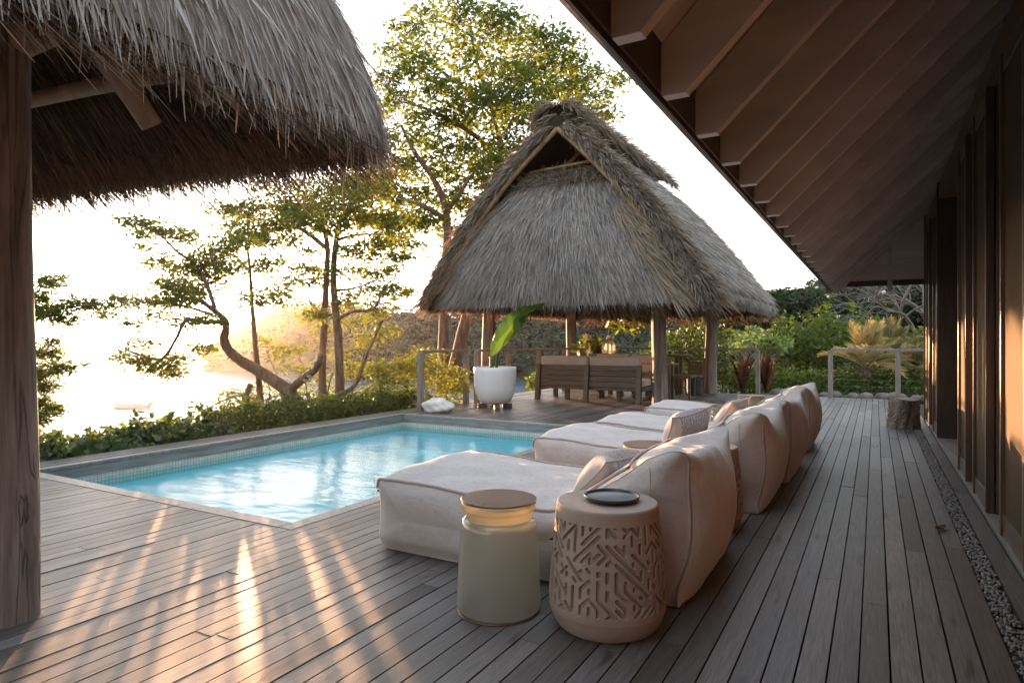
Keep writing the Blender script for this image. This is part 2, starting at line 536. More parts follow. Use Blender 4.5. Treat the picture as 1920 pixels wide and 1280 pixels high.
def tile_mat():
    m, nt, out = new_mat('cream_waterline_mosaic')
    v = coords(nt, (1, 1, 1), per_object=False)
    sx = N(nt, 'ShaderNodeSeparateXYZ')
    nt.links.new(v, sx.inputs[0])
    ad = N(nt, 'ShaderNodeMath', operation='ADD')
    nt.links.new(sx.outputs[0], ad.inputs[0])
    nt.links.new(sx.outputs[1], ad.inputs[1])
    res = None
    for src, k in ((ad.outputs[0], 28.0), (sx.outputs[2], 28.0)):
        a = N(nt, 'ShaderNodeMath', operation='MULTIPLY')
        a.inputs[1].default_value = k
        nt.links.new(src, a.inputs[0])
        b = N(nt, 'ShaderNodeMath', operation='FRACT')
        nt.links.new(a.outputs[0], b.inputs[0])
        c = N(nt, 'ShaderNodeMath', operation='GREATER_THAN')
        c.inputs[1].default_value = 0.16
        nt.links.new(b.outputs[0], c.inputs[0])
        if res is None:
            res = c.outputs[0]
        else:
            mm = N(nt, 'ShaderNodeMath', operation='MULTIPLY')
            nt.links.new(res, mm.inputs[0])
            nt.links.new(c.outputs[0], mm.inputs[1])
            res = mm.outputs[0]
    tone = ramp(nt, noise(nt, v, 18, 1), [(0.3, (0.52, 0.49, 0.42)), (0.7, (0.66, 0.63, 0.55))])
    col = mixc(nt, res, (0.3, 0.3, 0.27), tone)
    principled(nt, out, col, 0.3)
    return m


def pool_water_mat():
    m, nt, out = new_mat('rippled_pool_water')
    L = nt.links.new
    v = coords(nt, (1.0, 3.4, 1.0), per_object=False, rot=(0, 0, R_(-18)))
    h = noise(nt, v, 2.6, 4, 0.55, 0.6)
    h2 = noise(nt, coords(nt, (1, 1, 1), per_object=False), 0.9, 2, 0.5, 0.5)
    nm = bump(nt, h, 0.30, 0.03)
    nm = bump(nt, h2, 0.35, 0.09, nm)
    tr = N(nt, 'ShaderNodeBsdfTransparent')
    tr.inputs['Color'].default_value = (0.53, 0.89, 0.95, 1)
    gl = N(nt, 'ShaderNodeBsdfGlossy')
    gl.inputs['Roughness'].default_value = 0.16
    gl.inputs['Color'].default_value = (1, 1, 1, 1)
    L(nm, gl.inputs['Normal'])
    fr = N(nt, 'ShaderNodeFresnel')
    fr.inputs['IOR'].default_value = 1.2
    L(nm, fr.inputs['Normal'])
    mx = N(nt, 'ShaderNodeMixShader')
    L(fr.outputs[0], mx.inputs[0])
    L(tr.outputs[0], mx.inputs[1])
    L(gl.outputs[0], mx.inputs[2])
    L(mx.outputs[0], out.inputs['Surface'])
    return m


def sea_mat():
    m, nt, out = new_mat('calm_sea_water')
    v = coords(nt, (1, 1, 1), per_object=False)
    h = noise(nt, v, 0.12, 5, 0.6, 0.3)
    h2 = noise(nt, v, 0.9, 3, 0.5)
    nm = bump(nt, h, 0.35, 1.2)
    nm = bump(nt, h2, 0.25, 0.15, nm)
    principled(nt, out, (0.05, 0.10, 0.13), 0.3, nm, spec=0.25)
    return m


def glass_jar_mat(name, col, tcol, w=0.5, rough=0.12, clear=0.35):
    m, nt, out = new_mat(name)
    L = nt.links.new
    f = noise(nt, coords(nt, (1, 1, 0.5)), 3.5, 3)
    c = mixc(nt, 1.0, ramp(nt, f, [(0.3, (0.85, 0.85, 0.85)), (0.7, (1.1, 1.1, 1.08))]), col, 'MULTIPLY')
    p = principled(nt, None, c, rough, spec=0.9, coat=1.0)
    tr = N(nt, 'ShaderNodeBsdfTranslucent')
    tr.inputs['Color'].default_value = c4(tcol)
    tp = N(nt, 'ShaderNodeBsdfTransparent')
    tp.inputs['Color'].default_value = (0.72, 0.74, 0.62, 1)
    m0 = N(nt, 'ShaderNodeMixShader')
    m0.inputs[0].default_value = clear
    L(tr.outputs[0], m0.inputs[1])
    L(tp.outputs[0], m0.inputs[2])
    mx = N(nt, 'ShaderNodeMixShader')
    mx.inputs[0].default_value = w
    L(p.outputs[0], mx.inputs[1])
    L(m0.outputs[0], mx.inputs[2])
    L(mx.outputs[0], out.inputs['Surface'])
    return m


def clear_glass_mat():
    m, nt, out = new_mat('clear_green_glass')
    L = nt.links.new
    tp = N(nt, 'ShaderNodeBsdfTransparent')
    tp.inputs['Color'].default_value = (0.86, 0.92, 0.84, 1)
    tr = N(nt, 'ShaderNodeBsdfTranslucent')
    tr.inputs['Color'].default_value = (0.97, 0.95, 0.86, 1)
    gl = N(nt, 'ShaderNodeBsdfGlossy')
    gl.inputs['Roughness'].default_value = 0.08
    m0 = N(nt, 'ShaderNodeMixShader')
    m0.inputs[0].default_value = 0.6
    L(tp.outputs[0], m0.inputs[1])
    L(tr.outputs[0], m0.inputs[2])
    lw = N(nt, 'ShaderNodeLayerWeight')
    lw.inputs['Blend'].default_value = 0.35
    mx = N(nt, 'ShaderNodeMixShader')
    L(lw.outputs['Fresnel'], mx.inputs[0])
    L(m0.outputs[0], mx.inputs[1])
    L(gl.outputs[0], mx.inputs[2])
    L(mx.outputs[0], out.inputs['Surface'])
    return m


def screen_mat():
    m, nt, out = new_mat('woven_door_screen')
    w1 = noise(nt, coords(nt, (1, 60, 400)), 2.0, 1)
    w2 = noise(nt, coords(nt, (1, 400, 60)), 2.0, 1)
    a = N(nt, 'ShaderNodeMath', operation='ADD')
    nt.links.new(w1, a.inputs[0])
    nt.links.new(w2, a.inputs[1])
    col = ramp(nt, a.outputs[0], [(0.75, (0.036, 0.024, 0.013)), (1.25, (0.11, 0.072, 0.038))])
    blot = ramp(nt, noise(nt, coords(nt, (1, 1, 0.4)), 2.0, 4), [(0.3, (0.7, 0.7, 0.7)), (0.7, (1.1, 1.1, 1.1))])
    col = mixc(nt, 0.8, col, blot, 'MULTIPLY')
    principled(nt, out, col, 0.6, bump(nt, a.outputs[0], 0.2, 0.001), spec=0.15)
    return m


def pillow_mat():
    m, nt, out = new_mat('hatched_cushion_cloth')
    L = nt.links.new
    tc = N(nt, 'ShaderNodeTexCoord')
    sx = N(nt, 'ShaderNodeSeparateXYZ')
    L(tc.outputs['Object'], sx.inputs[0])
    base = ramp(nt, noise(nt, coords(nt), 6, 4), [(0.3, (0.44, 0.375, 0.345)), (0.7, (0.53, 0.46, 0.43))])
    ab = N(nt, 'ShaderNodeMath', operation='ABSOLUTE')
    L(sx.outputs[0], ab.inputs[0])
    ins = N(nt, 'ShaderNodeMath', operation='LESS_THAN')
    ins.inputs[1].default_value = 0.15
    L(ab.outputs[0], ins.inputs[0])
    # chevron hatching
    s1 = N(nt, 'ShaderNodeMath', operation='PINGPONG')
    s1.inputs[1].default_value = 0.05
    L(sx.outputs[0], s1.inputs[0])
    nz = N(nt, 'ShaderNodeMath', operation='MULTIPLY')
    nz.inputs[1].default_value = 0.05
    L(noise(nt, coords(nt), 14, 2), nz.inputs[0])
    a1 = N(nt, 'ShaderNodeMath', operation='ADD')
    L(s1.outputs[0], a1.inputs[0])
    L(sx.outputs[1], a1.inputs[1])
    a2 = N(nt, 'ShaderNodeMath', operation='ADD')
    L(a1.outputs[0], a2.inputs[0])
    L(nz.outputs[0], a2.inputs[1])
    ml = N(nt, 'ShaderNodeMath', operation='MULTIPLY')
    ml.inputs[1].default_value = 62.0
    L(a2.outputs[0], ml.inputs[0])
    fr = N(nt, 'ShaderNodeMath', operation='FRACT')
    L(ml.outputs[0], fr.inputs[0])
    gt = N(nt, 'ShaderNodeMath', operation='GREATER_THAN')
    gt.inputs[1].default_value = 0.5
    L(fr.outputs[0], gt.inputs[0])
    mm = N(nt, 'ShaderNodeMath', operation='MULTIPLY')
    L(gt.outputs[0], mm.inputs[0])
    L(ins.outputs[0], mm.inputs[1])
    col = mixc(nt, mm.outputs[0], base, (0.16, 0.155, 0.175))
    nm = bump(nt, noise(nt, coords(nt), 9, 4), 0.4, 0.012)
    principled(nt, out, col, 0.85, nm, spec=0.2, sheen=0.2)
    return m


MAT['tile'] = tile_mat()
MAT['pool_water'] = pool_water_mat()
MAT['sea'] = sea_mat()
MAT['jar'] = glass_jar_mat('smoky_green_glass', (0.31, 0.315, 0.285), (0.68, 0.67, 0.59), 0.54, 0.12, 0.4)
MAT['jar_top'] = glass_jar_mat('sunlit_neck_glass', (0.5, 0.46, 0.38), (0.9, 0.74, 0.52), 0.75, 0.06, 0.4)  # amber sun glow is put into the neck's glass colour
MAT['lid'] = simple('brushed_bronze_lid', (0.15, 0.10, 0.075), (0.21, 0.145, 0.11), 0.3, 3, (1, 1, 1), 0.04, 0.0005, metallic=0.35, rough_var=0.08)
MAT['glass'] = clear_glass_mat()
MAT['screen'] = screen_mat()
MAT['pillow'] = pillow_mat()

# ------------------------------------------------------------------ light
SUN_AZ = math.atan2(-0.801, 0.599)      # from +Y towards +X
SUN_EL = R_(2.4)
sd = Vector((math.sin(SUN_AZ) * math.cos(SUN_EL), math.cos(SUN_AZ) * math.cos(SUN_EL), math.sin(SUN_EL)))
sl = bpy.data.lights.new('sun', 'SUN')
sl.energy, sl.angle, sl.color = 5.0, R_(0.55), (1.0, 0.53, 0.26)
so = bpy.data.objects.new('sun', sl)
COL.objects.link(so)
so.rotation_euler = sd.to_track_quat('Z', 'Y').to_euler()
so.location = (-20, 20, 20)

world = bpy.data.worlds.new('World')
scene.world = world
world.use_nodes = True
wn = world.node_tree
wn.nodes.clear()
wo = wn.nodes.new('ShaderNodeOutputWorld')
bg = wn.nodes.new('ShaderNodeBackground')
sky = wn.nodes.new('ShaderNodeTexSky')
sky.sky_type = 'NISHITA'
sky.sun_disc = False
sky.sun_elevation = SUN_EL
sky.sun_rotation = SUN_AZ
sky.air_density, sky.dust_density, sky.ozone_density = 1.0, 1.0, 1.0
bg.inputs['Strength'].default_value = 0.15
hs = wn.nodes.new('ShaderNodeHueSaturation')
hs.inputs['Saturation'].default_value = 0.32
wn.links.new(sky.outputs[0], hs.inputs['Color'])
sky_fill = wn.nodes.new('ShaderNodeMix')               # cool fill light added over the whole sky
sky_fill.data_type, sky_fill.blend_type = 'RGBA', 'ADD'
sky_fill.inputs[0].default_value = 1.0
wtc = wn.nodes.new('ShaderNodeTexCoord')
wsx = wn.nodes.new('ShaderNodeSeparateXYZ')
wn.links.new(wtc.outputs['Generated'], wsx.inputs[0])
wmr = wn.nodes.new('ShaderNodeMapRange')           # the added fill is brighter and bluer overhead
wmr.inputs['From Min'].default_value, wmr.inputs['From Max'].default_value = 0.0, 1.0
wmr.inputs['To Min'].default_value, wmr.inputs['To Max'].default_value = 0.0, 1.0
wn.links.new(wsx.outputs[2], wmr.inputs['Value'])
wrp = wn.nodes.new('ShaderNodeValToRGB')
wrp.color_ramp.elements[0].position, wrp.color_ramp.elements[0].color = 0.0, (0.30, 0.33, 0.36, 1)
wrp.color_ramp.elements[1].position, wrp.color_ramp.elements[1].color = 0.85, (1.0, 1.22, 1.48, 1)
wn.links.new(wmr.outputs[0], wrp.inputs['Fac'])
wn.links.new(wrp.outputs['Color'], sky_fill.inputs[7])
wn.links.new(hs.outputs[0], sky_fill.inputs[6])
wn.links.new(sky_fill.outputs[2], bg.inputs[0])
wn.links.new(bg.outputs[0], wo.inputs['Surface'])
scene.view_settings.view_transform = 'Standard'
scene.view_settings.look = 'None'
scene.view_settings.exposure = 2.5
scene.view_settings.gamma = 1.0
scene.cycles.max_bounces = 8
scene.cycles.transparent_max_bounces = 24
scene.cycles.use_denoising = True

HAZE = 0.00014

# ================================================================== SETTING
# --- sea, ground, hills
ang = np.linspace(0, 2 * math.pi, 97)[:-1]
rad_ = np.array([0.5, 60, 200, 500, 1000, 1800, 2900])
G = np.stack([rad_[:, None] * np.cos(ang), rad_[:, None] * np.sin(ang), np.full((len(rad_), 96), -12.0)], -1)
tag(MB().grid(G, closed=True).build('sea', MAT['sea']), kind='structure')


def smooth(t):
    t = np.clip(t, 0, 1)
    return t * t * (3 - 2 * t)


def ground_z(x, y):
    left = (-8.6 - x) / 26.0
    fwd = (y - 19.0) / 60.0 * np.clip((6.0 - x) / 14.0, 0, 1)
    z = -0.55 - 13.5 * smooth(np.maximum(left, fwd))
    rise = np.clip((y - 22) / 60.0, 0, 1) * np.clip((x - 2) / 16.0, 0, 1)
    return z + 7.0 * rise


gx = np.concatenate([np.linspace(-70, -12, 24), np.linspace(-11, 14, 40), np.linspace(16, 90, 24)])
gy = np.concatenate([np.linspace(-40, -4, 10), np.linspace(-2, 30, 50), np.linspace(33, 100, 24)])
X, Y = np.meshgrid(gx, gy)
Z = ground_z(X, Y) + 0.05 * np.sin(X * 1.7) * np.sin(Y * 2.1)
inside = (X > -7.2) & (X < 12) & (Y < 15.6)
Z = np.where(inside, -2.6, Z)
tag(MB().grid(np.stack([X, Y, Z], -1)).build('terrain', MAT['ground'], smooth=True), kind='structure')


def ridge(name, pix, d0, d1, z0, mat, nb=16):
    """a wooded ridge: pix = silhouette points (px, py); foot at d0, crest at d1 metres"""
    px = np.linspace(pix[0][0], pix[-1][0], 90)
    py = np.interp(px, [p[0] for p in pix], [p[1] for p in pix])
    rows = []
    for t in np.linspace(0, 1.6, nb):
        d = d0 + (d1 - d0) * t
        crest = CAM_H + d1 * (640 - py) / FPX
        f = smooth(np.minimum(t, 1)) ** 0.8 if t <= 1 else 1 - 0.5 * (t - 1)
        z = z0 + (crest - z0) * f
        P = np.stack([at(a, 640, d) for a in px])
        P[:, 2] = z + (0.4 * np.sin(px * 0.13 + t * 9) * (d1 - d0) / 30 if t > 0 else 0)
        rows.append(P)
    G_ = np.stack(rows)
    tag(MB().grid(G_).build(name, mat, smooth=True), kind='structure')
    return G_


HEAD = [(362, 699), (385, 684), (405, 672), (425, 652), (470, 624), (520, 600), (560, 588), (620, 586), (680, 598), (730, 606)]
FAR = [(640, 640), (690, 608), (720, 611), (760, 597), (800, 600), (840, 597), (900, 594), (960, 592), (1040, 596), (1120, 600), (1200, 606), (1300, 608), (1380, 606), (1440, 600), (1560, 592), (1700, 590), (1900, 600)]
NEAR = [(1180, 668), (1260, 640), (1330, 618), (1390, 606), (1440, 596), (1480, 584), (1520, 566), (1560, 558), (1640, 552), (1760, 548), (1920, 560)]
g_head = ridge('headland_hill', HEAD, 272, 320, -12.5, MAT['cliff'])
g_far = ridge('bay_hill', FAR, 205, 262, -12.5, MAT['hill'])
g_near = ridge('slope_hill', NEAR, 62, 120, -3.0, MAT['hill'])


def grid_sample(G, n, brange=(0, 1), arange=(0, 1), rng=RNG):
    """n points spread evenly by area over part of a grid: points, down-slope directions, normals"""
    nb, na = G.shape[:2]
    ar = np.linalg.norm(np.cross(G[1:, :-1] - G[:-1, :-1], G[:-1, 1:] - G[:-1, :-1]), axis=2)
    b0, b1 = sorted((brange[0] * (nb - 1.001), brange[1] * (nb - 1.001)))
    a0, a1 = sorted((arange[0] * (na - 1.001), arange[1] * (na - 1.001)))
    bi, ai = np.arange(nb - 1), np.arange(na - 1)
    wb = np.clip(np.minimum(bi + 1, b1) - np.maximum(bi, b0), 0, 1)
    wa = np.clip(np.minimum(ai + 1, a1) - np.maximum(ai, a0), 0, 1)
    wgt = (ar * wb[:, None] * wa[None, :]).ravel() + 1e-12 * (wb[:, None] * wa[None, :]).ravel()
    c = rng.choice(len(wgt), n, p=wgt / wgt.sum())
    i0, j0 = c // (na - 1), c % (na - 1)
    b = np.maximum(i0, b0) + rng.random(n) * (np.minimum(i0 + 1, b1) - np.maximum(i0, b0))
    a = np.maximum(j0, a0) + rng.random(n) * (np.minimum(j0 + 1, a1) - np.maximum(j0, a0))
    b, a = np.clip(b, 0, nb - 1.001), np.clip(a, 0, na - 1.001)
    i, j = b.astype(int), a.astype(int)
    fb, fa = (b - i)[:, None], (a - j)[:, None]
    p00, p01, p10, p11 = G[i, j], G[i, j + 1], G[i + 1, j], G[i + 1, j + 1]
    P = (p00 * (1 - fa) + p01 * fa) * (1 - fb) + (p10 * (1 - fa) + p11 * fa) * fb
    db = (p10 - p00) * (1 - fa) + (p11 - p01) * fa
    da = (p01 - p00) * (1 - fb) + (p11 - p10) * fb
    db /= np.linalg.norm(db, axis=1)[:, None] + 1e-9
    da /= np.linalg.norm(da, axis=1)[:, None] + 1e-9
    nn = np.cross(da, db)
    nn /= np.linalg.norm(nn, axis=1)[:, None] + 1e-9
    return P, db, nn


def unit(v):
    return v / (np.linalg.norm(v, axis=-1, keepdims=True) + 1e-9)


def leaves(P, size, width=0.45, droop=0.25, horizontal=0.4, rng=RNG, jit=0.35, axis=None):
    """one rhombic, slightly folded leaf per point: verts, quads"""
    n = len(P)
    A = rng.standard_normal((n, 3))
    A[:, 2] = A[:, 2] * (1 - horizontal) - droop
    if axis is not None:
        A = A * 0.6 + axis
    A = unit(A)
    Bv = unit(np.cross(A, rng.standard_normal((n, 3)) * (1, 1, 0.5) + (0, 0, 0.01)))
    Bv = unit(Bv * (1, 1, 1 - horizontal))
    L_ = (size * (1 + jit * rng.standard_normal(n)).clip(0.4, 2))[:, None]
    Wd = L_ * width
    V = np.stack([P, P + A * L_ * 0.5 + Bv * Wd * 0.5, P + A * L_, P + A * L_ * 0.5 - Bv * Wd * 0.5], 1).reshape(-1, 3)
    F = np.arange(n * 4).reshape(n, 4)
    return V, F


def ball(n, rng=RNG, shell=0.0):
    v = unit(rng.standard_normal((n, 3)))
    r = rng.random(n) ** (1 / 3)
    r = shell + (1 - shell) * r
    return v * r[:, None]


# --- far woods on the hills: one mass
def woods(G, n, r, per, size, brange=(0.04, 0.72), arange=(0.01, 0.99), flat=0.75):
    P, _, _ = grid_sample(G, n, brange, arange)
    Vs, Rs = [], []
    for p in P:
        rr = r * random.uniform(0.6, 1.35)
        c = p + np.array([0, 0, rr * random.uniform(0.1, 0.6)])
        tone = random.random()
        k = int(per * random.uniform(0.7, 1.2))
        b = ball(k, shell=0.55)
        b[:, 2] = np.abs(b[:, 2]) * 1.05 - 0.15
        sub = unit(RNG.standard_normal((5, 3))) * 0.5
        b = b * 0.72 + sub[RNG.integers(0, 5, k)] * (1, 1, 0.5)
        Vs.append(c + b * rr * np.array([1, 1, flat * random.uniform(0.8, 1.3)]))
        Rs.append(np.clip(0.15 + 0.5 * tone + 0.22 * RNG.standard_normal(k), 0, 1))
    P = np.concatenate(Vs)
    V, F = leaves(P, size, 0.75, 0.0, 0.8)
    return V, F, np.concatenate(Rs)


parts_ = [woods(g_far, 620, 5.2, 150, 1.5), woods(g_head, 300, 5.5, 120, 1.6, (0.2, 0.75), (0.1, 1.0)), woods(g_near, 300, 3.1, 260, 0.62, (0.0, 0.66), (0.0, 1.0))]
Vw, Fw, Rw, o_ = [], [], [], 0
for V, F, R in parts_:
    Vw.append(V)
    Fw.append(F + o_)
    Rw.append(R)
    o_ += len(V)
tag(mesh_from('far_woods', np.concatenate(Vw), np.concatenate(Fw), MAT['leaf_forest'], rnd=np.concatenate(Rw)), kind='stuff')

# --- evening haze over the bay
hm, hnt, hout = new_mat('evening_haze')
pv = N(hnt, 'ShaderNodeVolumePrincipled')
pv.inputs['Color'].default_value = (1.0, 0.97, 0.93, 1)
pv.inputs['Density'].default_value = HAZE
pv.inputs['Anisotropy'].default_value = 0.8
hnt.links.new(pv.outputs[0], hout.inputs['Volume'])
tag(MB().box((-3000, -3000, -16.0), (3000, 3000, 44.0)).build('haze', hm), kind='stuff')

# --- deck boards (the pool cuts them), joists below
PX0, PX1, PY0, PY1 = -6.9, -3.24, 2.85, 8.42      # outer line of the pool coping
CW = 0.12                                          # coping width
mb = MB()
DX0, DX1, DY0, DY1 = -7.25, 0.655, -9.0, 15.4
x = DX0
pitch, gap = 0.1, 0.0058
while x < DX1 - 0.03:
    w = pitch - gap
    x1 = min(x + w, DX1)
    if x < 0.545 and x1 > 0.45:                    # the pebble drain
        if x < 0.45 - 0.03:
            x1 = 0.447
        else:
            x = 0.548
            continue
    spans = [(DY0, DY1)]
    if x1 > PX0 and x < PX1:
        spans = [(DY0, PY0 - 0.004), (PY1 + 0.004, DY1)]
    if x < PX0 - 0.001 and x1 > PX0:
        x1 = PX0 - 0.004
    if x < PX1 < x1 - 0.012:
        mb.box((PX1 + 0.004, PY0 - 0.002, -0.03), (x1, PY1 + 0.002, 0.0), random.random())
    if x < PX0 < x1 - 0.012:
        pass
    for y0, y1 in spans:
        y = y0
        first = True
        while y < y1 - 0.01:
            ln = random.uniform(0.4, 3.4) if first else random.uniform(2.2, 4.2)
            first = False
            ye = min(y + ln, y1)
            if y1 - ye < 0.5:
                ye = y1
            dz = random.gauss(0, 0.0009)
            mb.box((x + random.uniform(0, 0.0012), y + 0.0012, -0.03), (x1 - random.uniform(0, 0.0012), ye - 0.0018, dz), random.random())
            y = ye
    x += pitch
deck = mb.build('deck', MAT['deck'])
tag(deck, kind='structure')
mb = MB()
for lo, hi in (((-7.25, -9, -0.3), (PX0 + 0.02, 15.4, -0.07)), ((PX1 - 0.02, -9, -0.3), (0.9, 15.4, -0.07)), ((PX0 + 0.02, -9, -0.3), (PX1 - 0.02, PY0 + 0.02, -0.07)), ((PX0 + 0.02, PY1 - 0.02, -0.3), (PX1 - 0.02, 15.4, -0.07))):
    mb.box(lo, hi)
mb.box((-7.25, 15.404, -0.5), (0.9, 15.43, -0.004))
mb.box((-7.28, -9, -0.5), (-7.254, 15.43, -0.004))
tag(mb.build('deck_base', MAT['under']), kind='structure')

# --- pebble drain beside the house
n = 5200
pc = np.stack([RNG.uniform(0.455, 0.54, n), RNG.uniform(0.2, 11.0, n), RNG.uniform(-0.014, -0.005, n)], -1)
ico = np.array([(0, 0, 1), (0.9, 0, 0.35), (0.28, 0.85, 0.35), (-0.72, 0.53, 0.35), (-0.72, -0.53, 0.35), (0.28, -0.85, 0.35), (0.7, 0, -0.5), (0.2, 0.7, -0.5), (-0.6, 0.4, -0.5), (-0.6, -0.4, -0.5), (0.2, -0.7, -0.5)])
tri = [(0, i, i % 5 + 1) for i in range(1, 6)] + [(i, i + 5, i % 5 + 1) for i in range(1, 6)] + [(i % 5 + 1, i + 5, i % 5 + 6) for i in range(1, 6)]
sc = RNG.uniform(0.006, 0.0115, (n, 1, 1)) * RNG.uniform(0.7, 1.3, (n, 1, 3)) * np.array([1, 1, 0.75])
V = (pc[:, None, :] + ico[None] * sc).reshape(-1, 3)
F = (np.arange(n)[:, None, None] * 11 + np.array(tri)[None]).reshape(-1, 3)
tag(mesh_from('drain_pebbles', V, F, MAT['pebble'], smooth=True, rnd=np.repeat(RNG.random(n), 15)), kind='stuff')
tag(MB().box((0.449, 0.2, -0.06), (0.546, 11.0, -0.016)).build('drain_bed', MAT['under']), kind='structure')

# --- the pool
pool = thing('swimming_pool', ((PX0 + PX1) / 2, (PY0 + PY1) / 2, 0), 'turquoise swimming pool with a timber coping set into the deck', 'swimming pool')
ix0, ix1, iy0, iy1 = PX0 + CW, PX1 - CW, PY0 + CW, PY1 - CW
zb, zt0, zt1, WZ = -1.35, -0.27, -0.13, -0.19
mb = MB()
q = [(ix0, iy0), (ix1, iy0), (ix1, iy1), (ix0, iy1)]
for (a, b) in zip(q, q[1:] + q[:1]):
    mb.add([(a[0], a[1], zb), (b[0], b[1], zb), (b[0], b[1], zt0), (a[0], a[1], zt0)], [(0, 1, 2, 3)])
mb.add([(*p, zb) for p in q], [(0, 1, 2, 3)])
mb.box((ix0 + 0.01, iy1 - 0.35, zb), (ix1 - 0.01, iy1 - 0.002, -0.55))
mb.box((ix0 + 0.01, iy1 - 0.7, zb), (ix1 - 0.01, iy1 - 0.352, -0.85))
mb.build('basin', MAT['plaster'], pool)
mb = MB()
for (a, b) in zip(q, q[1:] + q[:1]):
    mb.add([(a[0], a[1], zt0), (b[0], b[1], zt0), (b[0], b[1], zt1), (a[0], a[1], zt1)], [(0, 1, 2, 3)])
mb.build('tile_band', MAT['tile'], pool)
for lo, hi in (((PX0, PY0, -0.028), (PX1 - CW - 0.003, PY0 + CW, 0.003)), ((PX0, PY0 + CW + 0.003, -0.028), (PX0 + CW, PY1, 0.004)), ((PX0 + CW + 0.003, PY1 - CW, -0.028), (PX1, PY1, 0.004)), ((PX1 - CW, PY0, -0.028), (PX1, PY1 - CW - 0.003, 0.003))):
    MB().box(lo, hi, random.random()).build('coping', MAT['coping'], pool, bevel=0.004)
for a, b in (((ix0 - 0.03, iy0 - 0.03), (ix0 - 0.002, iy1)), ((ix0, iy1 + 0.002), (ix1, iy1 + 0.03)), ((ix0, iy0 - 0.03), (ix1, iy0 - 0.002)), ((ix1 + 0.002, iy0), (ix1 + 0.03, iy1))):
    MB().box((*a, zt1 - 0.02), (*b, -0.031), random.random()).build('fascia_board', MAT['fascia'], pool)
G = np.stack(np.meshgrid(np.linspace(ix0 + 0.002, ix1 - 0.002, 40), np.linspace(iy0 + 0.002, iy1 - 0.002, 60)) + [np.full((60, 40), WZ)], -1)
tag(MB().grid(G).build('pool_water', MAT['pool_water'], smooth=True), kind='structure')

# ================================================================== THATCH
def blades(P, D, Nn, L, W, lift=0.02, curl=0.0, rng=RNG):
    n = len(P)
    S = unit(np.cross(D, Nn) + 0.5 * rng.standard_normal((n, 3)))
    L = np.broadcast_to(L, (n,))[:, None]
    W = np.broadcast_to(W, (n,))[:, None]
    mid = P + D * L * 0.5 + Nn * lift
    tip = P + D * L + Nn * (lift * 1.3) + np.array([0, 0, -1.0]) * curl * L
    V = np.stack([P - S * W / 2, P + S * W / 2, mid - S * W / 2, mid + S * W / 2, tip - S * W * 0.15, tip + S * W * 0.15], 1).reshape(-1, 3)
    b = np.arange(n)[:, None] * 6
    F = np.concatenate([b + np.array([[0, 1, 3, 2]]), b + np.array([[2, 3, 5, 4]])], 1).reshape(-1, 4)
    return V, F


class Straw:
    def __init__(s):
        s.V, s.F, s.R, s.n = [], [], [], 0

    def put(s, P, D, Nn, L, W, lift=0.02, curl=0.0, tone=None, spread=0.18, jitd=0.12):
        n = len(P)
        D = unit(D + jitd * RNG.standard_normal((n, 3)))
        L = np.broadcast_to(L, (n,)) * RNG.uniform(0.55, 1.35, n)
        W = np.broadcast_to(W, (n,)) * RNG.uniform(0.6, 1.5, n)
        lf = (np.abs(RNG.standard_normal(n)) * lift)[:, None]
        V, F = blades(P, D, Nn, L, W, lf, curl)
        t = np.clip((0.52 if tone is None else tone) + spread * RNG.standard_normal(n), 0, 1)
        s.V.append(V)
        s.F.append(F + s.n)
        s.R.append(np.repeat(t, 2))
        s.n += len(V)

    def build(s, name, mat, parent):
        return mesh_from(name, np.concatenate(s.V), np.concatenate(s.F), mat, parent, rnd=np.concatenate(s.R))


def rrect_loop(xl, xr, yb, yf, R):
    """closed rounded rectangle: right side back to front, front, left, back"""
    P = []
    ns, nc = 36, 14
    for k in range(ns):
        P.append((xr, yb + R + (yf - yb - 2 * R) * k / ns))
    for k in range(nc):
        a = k / nc * math.pi / 2
        P.append((xr - R + R * math.cos(a), yf - R + R * math.sin(a)))
    for k in range(ns):
        P.append((xr - R - (xr - xl - 2 * R) * k / ns, yf))
    for k in range(nc):
        a = math.pi / 2 + k / nc * math.pi / 2
        P.append((xl + R + R * math.cos(a), yf - R + R * math.sin(a)))
    for k in range(ns):
        P.append((xl, yf - R - (yf - yb - 2 * R) * k / ns))
    for k in range(nc):
        a = math.pi + k / nc * math.pi / 2
        P.append((xl + R + R * math.cos(a), yb + R + R * math.sin(a)))
    for k in range(ns):
        P.append((xl + R + (xr - xl - 2 * R) * k / ns, yb))
    for k in range(nc):
        a = 1.5 * math.pi + k / nc * math.pi / 2
        P.append((xr - R + R * math.cos(a), yb + R + R * math.sin(a)))
    P.append(P[0])
    return np.array(P)


# ------------------------------------------------ the thatched shelter overhead
AX0, AX1, AY0, AY1 = -8.2, -2.22, -7.0, 2.85
shelter = thing('thatched_shelter', (-3.25, 1.33, 0), 'thatched shelter overhead with shaggy grey eaves on a gnarled log post', 'shelter')


SHEAR = 0.18                                       # the end eave runs a little askew


def roof_grid(prof, R0, dz=0.0):
    rows = []
    for ins, z in prof:
        R = max(R0 - 0.55 * ins, 0.12)
        L_ = rrect_loop(AX0 + ins, AX1 - ins, AY0 + ins, AY1 - ins, R)
        L_[:, 1] += SHEAR * np.minimum(0, L_[:, 0] + 2.6) * np.clip(L_[:, 1] / 1.5, 0, 1)
        rows.append(np.concatenate([L_, np.full((len(L_), 1), z + dz)], 1))
    return np.stack(rows)


